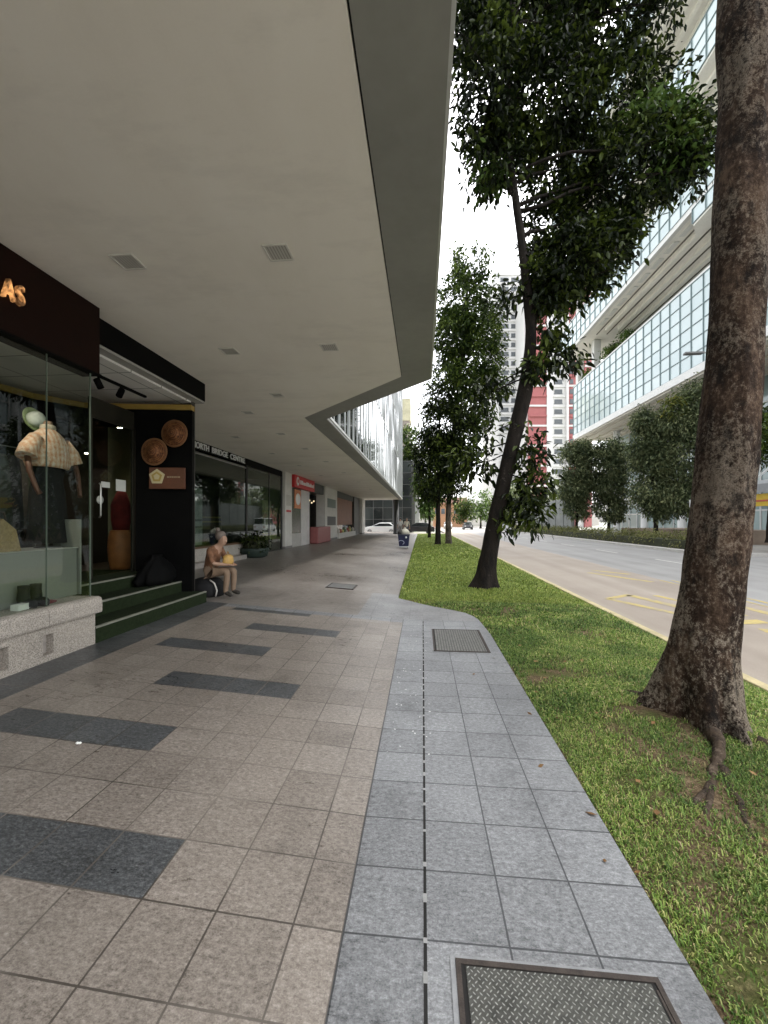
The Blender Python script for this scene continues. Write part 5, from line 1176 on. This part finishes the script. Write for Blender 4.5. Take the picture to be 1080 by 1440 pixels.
def car(label, loc, rotz, body_c, dims=(4.4, 1.78, 1.45), van=False):
    r = thing('van' if van else 'car', label, 'van' if van else 'car', loc, None, rotz); Lc, Wc, Hc = dims
    paint = simple('car_paint_%s' % label[:10], body_c, .25, .04, 2, spec=.7); gls = simple('car_glass', (.02, .025, .025), .08, .2); h = Lc/2
    m = MB()
    prof = ([(-h, .35), (-h+.05, .75), (-h+.15, .95), (h-.9, .98), (h-.1, .8), (h, .5), (h-.03, .28), (-h+.03, .28)] if not van else [(-h, .35), (-h, 1.1), (h-.9, 1.1), (h-.08, .95), (h, .5), (h-.03, .28), (-h+.03, .28)])
    m.extrude_profile(prof[::-1], 'y', -Wc/2, Wc/2); m.bm.transform(Matrix.Identity(4)); m.build('body', paint, r, bevel=.09)
    cab = [(-h+.35, .96), (-h+1.0, Hc-.03), (-h+1.2, Hc), (h-2.1, Hc), (h-1.05, .97)] if not van else [(-h+.02, 1.08), (-h+.05, Hc), (h-1.6, Hc), (h-.8, 1.09)]
    m = MB(); m.extrude_profile(cab[::-1], 'y', -Wc/2+.12, Wc/2-.12); m.build('roof', paint, r, bevel=.07)
    gz = [(cab[0][0]+.22, 1.0)]+[(x*.985+.0, z-.1) for x, z in cab[1:-1]]+[(cab[-1][0]-.12, 1.0)]
    m = MB()
    for s in (-1, 1): m.extrude_profile(gz[::-1], 'y', s*(Wc/2-.125), s*(Wc/2-.112))
    m.build('side_window', gls, r)
    a, b = cab[-2], cab[-1]; m = MB(); ux, uz = b[0]-a[0], b[1]-a[1]; nx, nz = .03, .03
    m.quad([(a[0]+ux*.1+nx, -Wc/2+.22, a[1]+uz*.1+nz), (b[0]-ux*.08+nx, -Wc/2+.16, b[1]-uz*.08+nz), (b[0]-ux*.08+nx, Wc/2-.16, b[1]-uz*.08+nz), (a[0]+ux*.1+nx, Wc/2-.22, a[1]+uz*.1+nz)]); m.build('windscreen', gls, r)
    a, b = cab[1], cab[0]; m = MB(); ux, uz = b[0]-a[0], b[1]-a[1]
    m.quad([(a[0]+ux*.1-.03, Wc/2-.22, a[1]+uz*.1+.03), (b[0]-ux*.1-.03, Wc/2-.16, b[1]-uz*.1+.03), (b[0]-ux*.1-.03, -Wc/2+.16, b[1]-uz*.1+.03), (a[0]+ux*.1-.03, -Wc/2+.22, a[1]+uz*.1+.03)]); m.build('rear_window', gls, r)
    for sx in (-h+.8, h-.85):
        for s in (-1, 1):
            mt = Matrix.Rotation(R(90), 4, 'X'); m = MB(); m.lathe([(.2, -.1), (.31, -.1), (.325, -.06), (.325, .06), (.31, .1), (.2, .1)], 20, (sx, s*(Wc/2-.1), .325), mt); w = m.build('wheel', simple('tyre', (.02, .02, .02), .8, .2), r)
            m = MB(); m.lathe([(.001, -.085), (.2, -.09), (.2, .09), (.001, .085)], 14, (sx, s*(Wc/2-.1), .325), mt); m.build('rim', simple('rim_alloy', (.4, .4, .4), .35, .1, metal=.7), w)
    for s in (-1, 1):
        m = MB(); m.box(h-.16, h-.005, s*(Wc/2-.32)-.14, s*(Wc/2-.32)+.14, .62, .74, bevel=.02); m.build('headlight', simple('headlamp', (.75, .75, .72), .15, .05), r)
        m = MB(); m.box(-h-.01, -h+.1, s*(Wc/2-.28)-.14, s*(Wc/2-.28)+.14, .7, .84, bevel=.02); m.build('tail_light', simple('tail_red', (.4, .02, .02), .2, .05), r)
    return r
car('white car crossing on the side street under the far end of the overhang', (-5.2, 52.2, -.124), R(176), (.80, .80, .80))
car('dark grey car on the side street half hidden by the far pillars', (-9.2, 53.4, -.124), R(180), (.07, .07, .075))
car('black car on the side street beyond the blue bin', (-.6, 54.2, -.124), R(178), (.02, .02, .022))
car('dark car driving far down the road left of the leaning trunk', (8.8, 82, -.12), R(-92), (.03, .03, .035))
car('silver car farther down the road than the dark one', (5.6, 92, -.12), R(-92), (.5, .5, .5))
car('white van on the far lane seen below the hanging branch', (11.6, 62, -.12), R(88), (.8, .8, .8), (4.9, 1.9, 2.1), True)

# blue bin with pale bags on top
g_ = at(568, 733, 22.5); zf = floor_z(g_.x)
r = thing('wheeled_bin', 'dark blue tapered bin with white emblem and pale bags on top', 'bin', (g_.x, g_.y, zf))
navy = simple('navy_plastic', (.012, .016, .06), .4, .15, 6)
m = MB(); A = [(-.25, -.22, .1), (.25, -.22, .1), (.25, .22, .1), (-.25, .22, .1)]; B = [(-.31, -.27, .68), (.31, -.27, .68), (.31, .27, .68), (-.31, .27, .68)]
va = [m.bm.verts.new(p) for p in A]; vb = [m.bm.verts.new(p) for p in B]; m.bm.faces.new(va[::-1]); m.bm.faces.new(vb)
for k in range(4): m.bm.faces.new((va[k], va[(k+1) % 4], vb[(k+1) % 4], vb[k]))
m.build('body', navy, r, bevel=.02)
m = MB(); m.box(-.33, .33, -.29, .29, .682, .74, bevel=.015); m.build('lid', simple('navy_lid', (.02, .024, .05), .4, .1), r)
m = MB(); m.box(-.24, .24, -.2, .2, .03, .098, bevel=.01); m.build('base', simple('bin_base', (.7, .7, .7), .5, .1), r)
m = MB(); m.lathe([(.001, 0), (.055, 0), (.055, .008), (.001, .008)], 20, (.13, -.275, .58), Matrix.Rotation(R(90-4), 4, 'X')); m.build('emblem', wl, r)
m = MB(); m.tube([(-.14+.16*math.sin(a), -.262+.02*math.cos(a), .3+.11*math.cos(a)) for a in np.linspace(-1.2, 2.6, 14)], .018, 6); m.build('swoosh', simple('swoosh_grey', (.4, .42, .5), .5, .1), r)
for s in (-1, 1):
    for t_ in (-1, 1):
        m = MB(); m.lathe([(.02, -.012), (.035, -.012), (.035, .012), (.02, .012)], 12, (s*.2, t_*.16, .033), Matrix.Rotation(R(90), 4, 'Y')); m.build('wheel', _mats['tyre'], r)
o3 = MB(); oval(o3, [(0, .22, .18), (.12, .24, .2), (.25, .17, .15), (.33, .05, .05), (.38, .07, .06)], 18, .25); o = o3.build('carrier_bag', simple('bag_cream', (.62, .58, .48), .7, .1, 9)); o.location = (g_.x+.06, g_.y, zf+.742); tag(o, 'cream bag lying on the lid of the blue bin', 'bag')
o3 = MB(); oval(o3, [(0, .13, .12), (.1, .14, .13), (.2, .1, .1), (.27, .03, .03)], 16, .25); o = o3.build('carrier_bag', simple('bag_dark', (.05, .045, .04), .7, .1, 9)); o.location = (g_.x-.2, g_.y, zf+.742); tag(o, 'small dark bag beside the cream bag on the blue bin', 'bag')

# potted bush by the set back shop
g_ = Vector((-5.45, 14.2, FZ)); g_ = at(358, 733, 14.6); g_ = Vector((g_.x, g_.y, FZ))
r = thing('potted_shrub', 'round green shrub in a low dark bowl planter before the set back window', 'plant', tuple(g_))
m = MB(); m.lathe([(.30, 0), (.44, .05), (.5, .28), (.5, .33), (.44, .33), (.42, .28)], 26); m.build('planter', simple('planter_dark', (.035, .055, .045), .5, .2), r)
leaf_cloud('foliage', [((0, 0, .5), (.46, .46, .32), 1)], 170, 8, .11, leaf_dark, r, rng, .1, -2)
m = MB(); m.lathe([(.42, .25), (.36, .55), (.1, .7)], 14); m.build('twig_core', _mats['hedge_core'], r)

# ================================================================== PEOPLE
def person(label, loc, rotz, J, cloth, hair=True, fingers=False, scale=1.):
    r = thing('person', label, 'person', loc, None, rotz); r.scale = (scale,)*3
    names = []; co = []; ra = []; ed = []
    def v(n, p, rad): names.append(n); co.append(p); ra.append(rad); return len(co)-1
    def chain(ids):
        for a, b in zip(ids, ids[1:]): ed.append((a, b))
    pel = v('pelvis', J['pelvis'], .135); wai = v('top', J['waist'], .118); che = v('top', J['chest'], .135); nk = v('skin', J['neck'], .055)
    hd = Vector(J['head']); f = Vector(J.get('face', (1, 0, 0))); jaw = v('skin', tuple(hd-Vector((0, 0, .07))+f*.025), .066); mid = v('skin', tuple(hd+f*.005), .092); crn = v('skin', tuple(hd+Vector((0, 0, .085))), .072); nose = v('skin', tuple(hd+f*.112-Vector((0, 0, .018))), .013)
    chain([pel, wai, che, nk, jaw, mid, crn]); chain([mid, nose])
    for s in ('l', 'r'):
        sh = v('top', J['sh'+s], .062); el = v('top' if cloth.get('long') else 'skin', J['el'+s], .044); wr = v('skin', J['wr'+s], .028)
        chain([che, sh, el, wr]); d = (Vector(J['wr'+s])-Vector(J['el'+s])).normalized(); hc = Vector(J['wr'+s])+d*.06; h = v('skin', tuple(hc), .034); chain([wr, h])
        side = d.cross(Vector((0, 0, 1))); side = side.normalized() if side.length > .1 else Vector((0, 1, 0))
        for k in range(4):
            a = v('skin', tuple(hc+d*.05+side*(.018*(k-1.5))), .0095); b = v('skin', tuple(hc+d*(.085+.008*(1 if k in (1, 2) else 0))+side*(.02*(k-1.5))-Vector((0, 0, .012))), .008); chain([h, a, b])
        a = v('skin', tuple(hc+d*.01+side*.045), .0105); b = v('skin', tuple(hc+d*.045+side*.06-Vector((0, 0, .01))), .009); chain([h, a, b])
        hp = v('leg', J['hip'+s], .095); kn = v('leg', J['kn'+s], .066); an = v('leg', J['an'+s], .043); to = v('shoe', J['to'+s], .034); chain([pel, hp, kn, an, to])
    me = bpy.data.meshes.new('body'); me.from_pydata([tuple(c) for c in co], ed, []); o = bpy.data.objects.new('body', me); col.objects.link(o)
    sk = o.modifiers.new('skin', 'SKIN'); sk.use_smooth_shade = True
    for i, sv in enumerate(me.skin_vertices[0].data): sv.radius = (ra[i], ra[i]); sv.use_root = (i == 0)
    ss = o.modifiers.new('sub', 'SUBSURF'); ss.levels = ss.render_levels = 2
    dg = bpy.context.evaluated_depsgraph_get(); dg.update(); nm = bpy.data.meshes.new_from_object(o.evaluated_get(dg)); bpy.data.objects.remove(o)
    mats = ['skin', 'top', 'leg', 'shoe']; nm.materials.clear()
    b = link_mesh('body', nm, [cloth[k] for k in mats], r)
    segs = []
    for (i, j) in ed:
        n = names[j] if names[j] != 'pelvis' else names[i]
        if names[i] == 'top' and names[j] == 'skin' and cloth.get('long') is None and ra[j] == .044: n = 'top'
        segs.append((Vector(co[i]), Vector(co[j]), n, names[i]))
    for p in nm.polygons:
        c = p.center; best = (9, 'top')
        for (a, q, n, n0) in segs:
            ab = q-a; u = max(0, min(1, (c-a).dot(ab)/max(1e-9, ab.length_squared))); dd = (c-a-ab*u).length
            mm = n
            if n == 'skin' and n0 == 'top' and u < .45: mm = 'top'
            if n == 'leg' and n0 == 'pelvis': mm = 'leg'
            if dd < best[0]: best = (dd, mm)
        p.material_index = mats.index(best[1] if best[1] in mats else 'leg'); p.use_smooth = True
    hm = MB(); hm.lathe([(.001, -.06), (.06, -.055), (.086, -.01), (.092, .04), (.075, .085), (.04, .108), (.001, .112)], 20, tuple(hd-f*.022+Vector((0, 0, .02))))
    if J.get('bun'): hm.lathe([(.001, -.045), (.03, -.035), (.045, 0), (.03, .035), (.001, .045)], 14, tuple(hd-f*.08+Vector((0, 0, .13))))
    hm.build('hair', cloth['hair'], r)
    em = MB()
    sd = f.cross(Vector((0, 0, 1)))
    for s in (-1, 1): em.lathe([(.001, -.01), (.009, 0), (.001, .01)], 8, tuple(hd+f*.088+sd*.032*s+Vector((0, 0, .012))))
    em.build('eyes', blk, r)
    return r
skin = simple('skin_tone', (.42, .26, .18), .55, .08); hairb = simple('hair_dark', (.015, .012, .01), .5, .2); hairg = simple('hair_greyish', (.16, .13, .11), .6, .2, 30)
seat = dict(pelvis=(0, 0, .42), waist=(.03, 0, .56), chest=(.1, 0, .76), neck=(.17, 0, .9), head=(.23, 0, 1.03), face=(.93, 0, -.36), bun=True,
            shl=(.1, .17, .83), shr=(.1, -.17, .83), ell=(.2, .21, .6), elr=(.2, -.21, .6), wrl=(.37, .1, .58), wrr=(.37, -.1, .58),
            hipl=(.03, .09, .41), hipr=(.03, -.09, .41), knl=(.42, .1, .47), knr=(.42, -.1, .47), anl=(.40, .1, .08), anr=(.38, -.1, .08), tol=(.54, .11, .04), tor=(.52, -.11, .04))
g_ = Vector((-3.63, 6.78, FZ))
person('seated person in a rust brown top and beige trousers with bowed head beside the steps', tuple(g_), R(-8), seat, scale=.95, cloth=
       dict(skin=skin, top=simple('rust_top', (.20, .095, .05), .85, .5, 14), leg=simple('beige_trousers', (.24, .165, .11), .85, .12, 9), shoe=simple('shoe_dark', (.03, .025, .02), .6, .1), hair=hairg))
m = MB(); oval(m, [(0, .25, .24), (.05, .29, .27), (.2, .27, .26), (.29, .2, .2), (.315, .1, .1)], 24, .12); r = thing('black_bag', 'bulging black bag the seated person is sitting on', 'bag', tuple(g_+Vector((-.05, 0, 0))))
m.build('body', simple('black_canvas', (.006, .006, .007), .8, .3, 20), r)
m = MB(); m.tube([(.24, -.18, .02), (.27, -.19, .12), (.23, -.2, .24), (.14, -.18, .29)], .013, 8); m.build('strap', simple('strap_white', (.6, .58, .54), .7, .1), r)
m = MB(); oval(m, [(0, .07, .10), (.05, .085, .12), (.14, .07, .10), (.17, .03, .05)], 18, .15); r = thing('gold_pouch', 'golden pouch held on the lap of the seated person', 'pouch', tuple(g_+Vector((.34, -.05, .54))))
m.build('body', simple('gold_cloth', (.55, .34, .10), .45, .3, 25), r); m = MB(); m.tube([(0, -.05, .16), (0, 0, .22), (0, .05, .16)], .008, 6); m.build('handle', simple('gold_handle', (.35, .2, .06), .5, .1), r)
m = MB(); oval(m, [(0, .15, .30), (.06, .17, .34), (.16, .16, .30), (.26, .12, .22), (.33, .07, .12), (.38, .05, .10)], 30, .32); o = m.build('black_sack', simple('black_plastic', (.004, .004, .004), .75, .3, 20, spec=.1)); o.scale = (1.05, 1.15, 1.15); o.location = (-4.02, 5.92, FZ+.332); tag(o, 'black sack slumped on the green steps before the black wall', 'sack')

stand = dict(pelvis=(0, 0, .93), waist=(.0, 0, 1.08), chest=(.01, 0, 1.3), neck=(.0, 0, 1.47), head=(.02, 0, 1.6), face=(1, 0, 0), shl=(0, .18, 1.38), shr=(0, -.18, 1.38), ell=(-.03, .24, 1.1), elr=(.04, -.24, 1.1), wrl=(.08, .25, .87), wrr=(.16, -.24, .9),
             hipl=(0, .09, .9), hipr=(0, -.09, .9), knl=(.1, .1, .5), knr=(-.02, -.1, .5), anl=(.08, .1, .09), anr=(-.2, -.1, .12), tol=(.22, .11, .04), tor=(-.08, -.11, .04))
for (px, d, rz, lab, c1_, c2_) in ((572, 36, -85, 'person in a cream shirt walking away beyond the blue bin', (.62, .56, .46), (.10, .1, .12)), (563, 38, 95, 'person in a white top walking towards the viewer beyond the blue bin', (.7, .68, .65), (.3, .28, .26)),
                                   (606, 60, 90, 'person in pale clothes standing far off between the slim trunks and the pavement', (.62, .55, .4), (.5, .45, .35))):
    g_ = at(px, 733, d); person(lab, (g_.x, g_.y, floor_z(g_.x) if d < 50 else -.12), R(rz), stand, dict(skin=skin, top=simple('top'+lab[12:22], c1_, .8, .1), leg=simple('leg'+lab[12:22], c2_, .8, .1), shoe=_mats['shoe_dark'], hair=hairb))

# ================================================================== LIGHT, SKY, CAMERA
w = bpy.data.worlds.new('World'); sc.world = w; w.use_nodes = True; nt = w.node_tree; bg = nt.nodes['Background']
sky = nt.nodes.new('ShaderNodeTexSky'); sky.sky_type = 'NISHITA'; sky.sun_disc = False; sky.sun_elevation = R(58); sky.sun_rotation = R(60); sky.air_density = 1.; sky.dust_density = 4.; sky.ozone_density = 1.
hs = nt.nodes.new('ShaderNodeHueSaturation'); hs.inputs['Saturation'].default_value = .16; hs.inputs['Value'].default_value = 1.
nt.links.new(sky.outputs[0], hs.inputs['Color']); nt.links.new(hs.outputs[0], bg.inputs['Color']); bg.inputs['Strength'].default_value = .15
su = bpy.data.lights.new('sun', 'SUN'); su.energy = 1.5; su.angle = R(12); su.color = (1, .95, .88); so = bpy.data.objects.new('sun', su); col.objects.link(so)
az = R(60); el = R(58); dirv = Vector((math.sin(az)*math.cos(el), math.cos(az)*math.cos(el), math.sin(el))); so.rotation_euler = (-dirv).to_track_quat('-Z', 'Y').to_euler(); so.location = (0, 0, 60)
cam = bpy.data.cameras.new('camera'); co_ = bpy.data.objects.new('camera', cam); col.objects.link(co_); sc.camera = co_
cam.sensor_fit = 'VERTICAL'; cam.sensor_height = 36; cam.lens = 36*580/1440; cam.shift_y = 13/1440; cam.clip_start = .05; cam.clip_end = 2000
co_.location = (0, 0, H); co_.rotation_euler = (R(90), 0, PSI)
vs = sc.view_settings; vs.view_transform = 'Standard'; vs.look = 'None'; vs.gamma = 1; vs.use_curve_mapping = False; vs.exposure = 2.3
sc.cycles.use_denoising = True; sc.cycles.max_bounces = 8; sc.cycles.diffuse_bounces = 5; sc.cycles.transparent_max_bounces = 12
sc.cycles.sample_clamp_indirect = 6
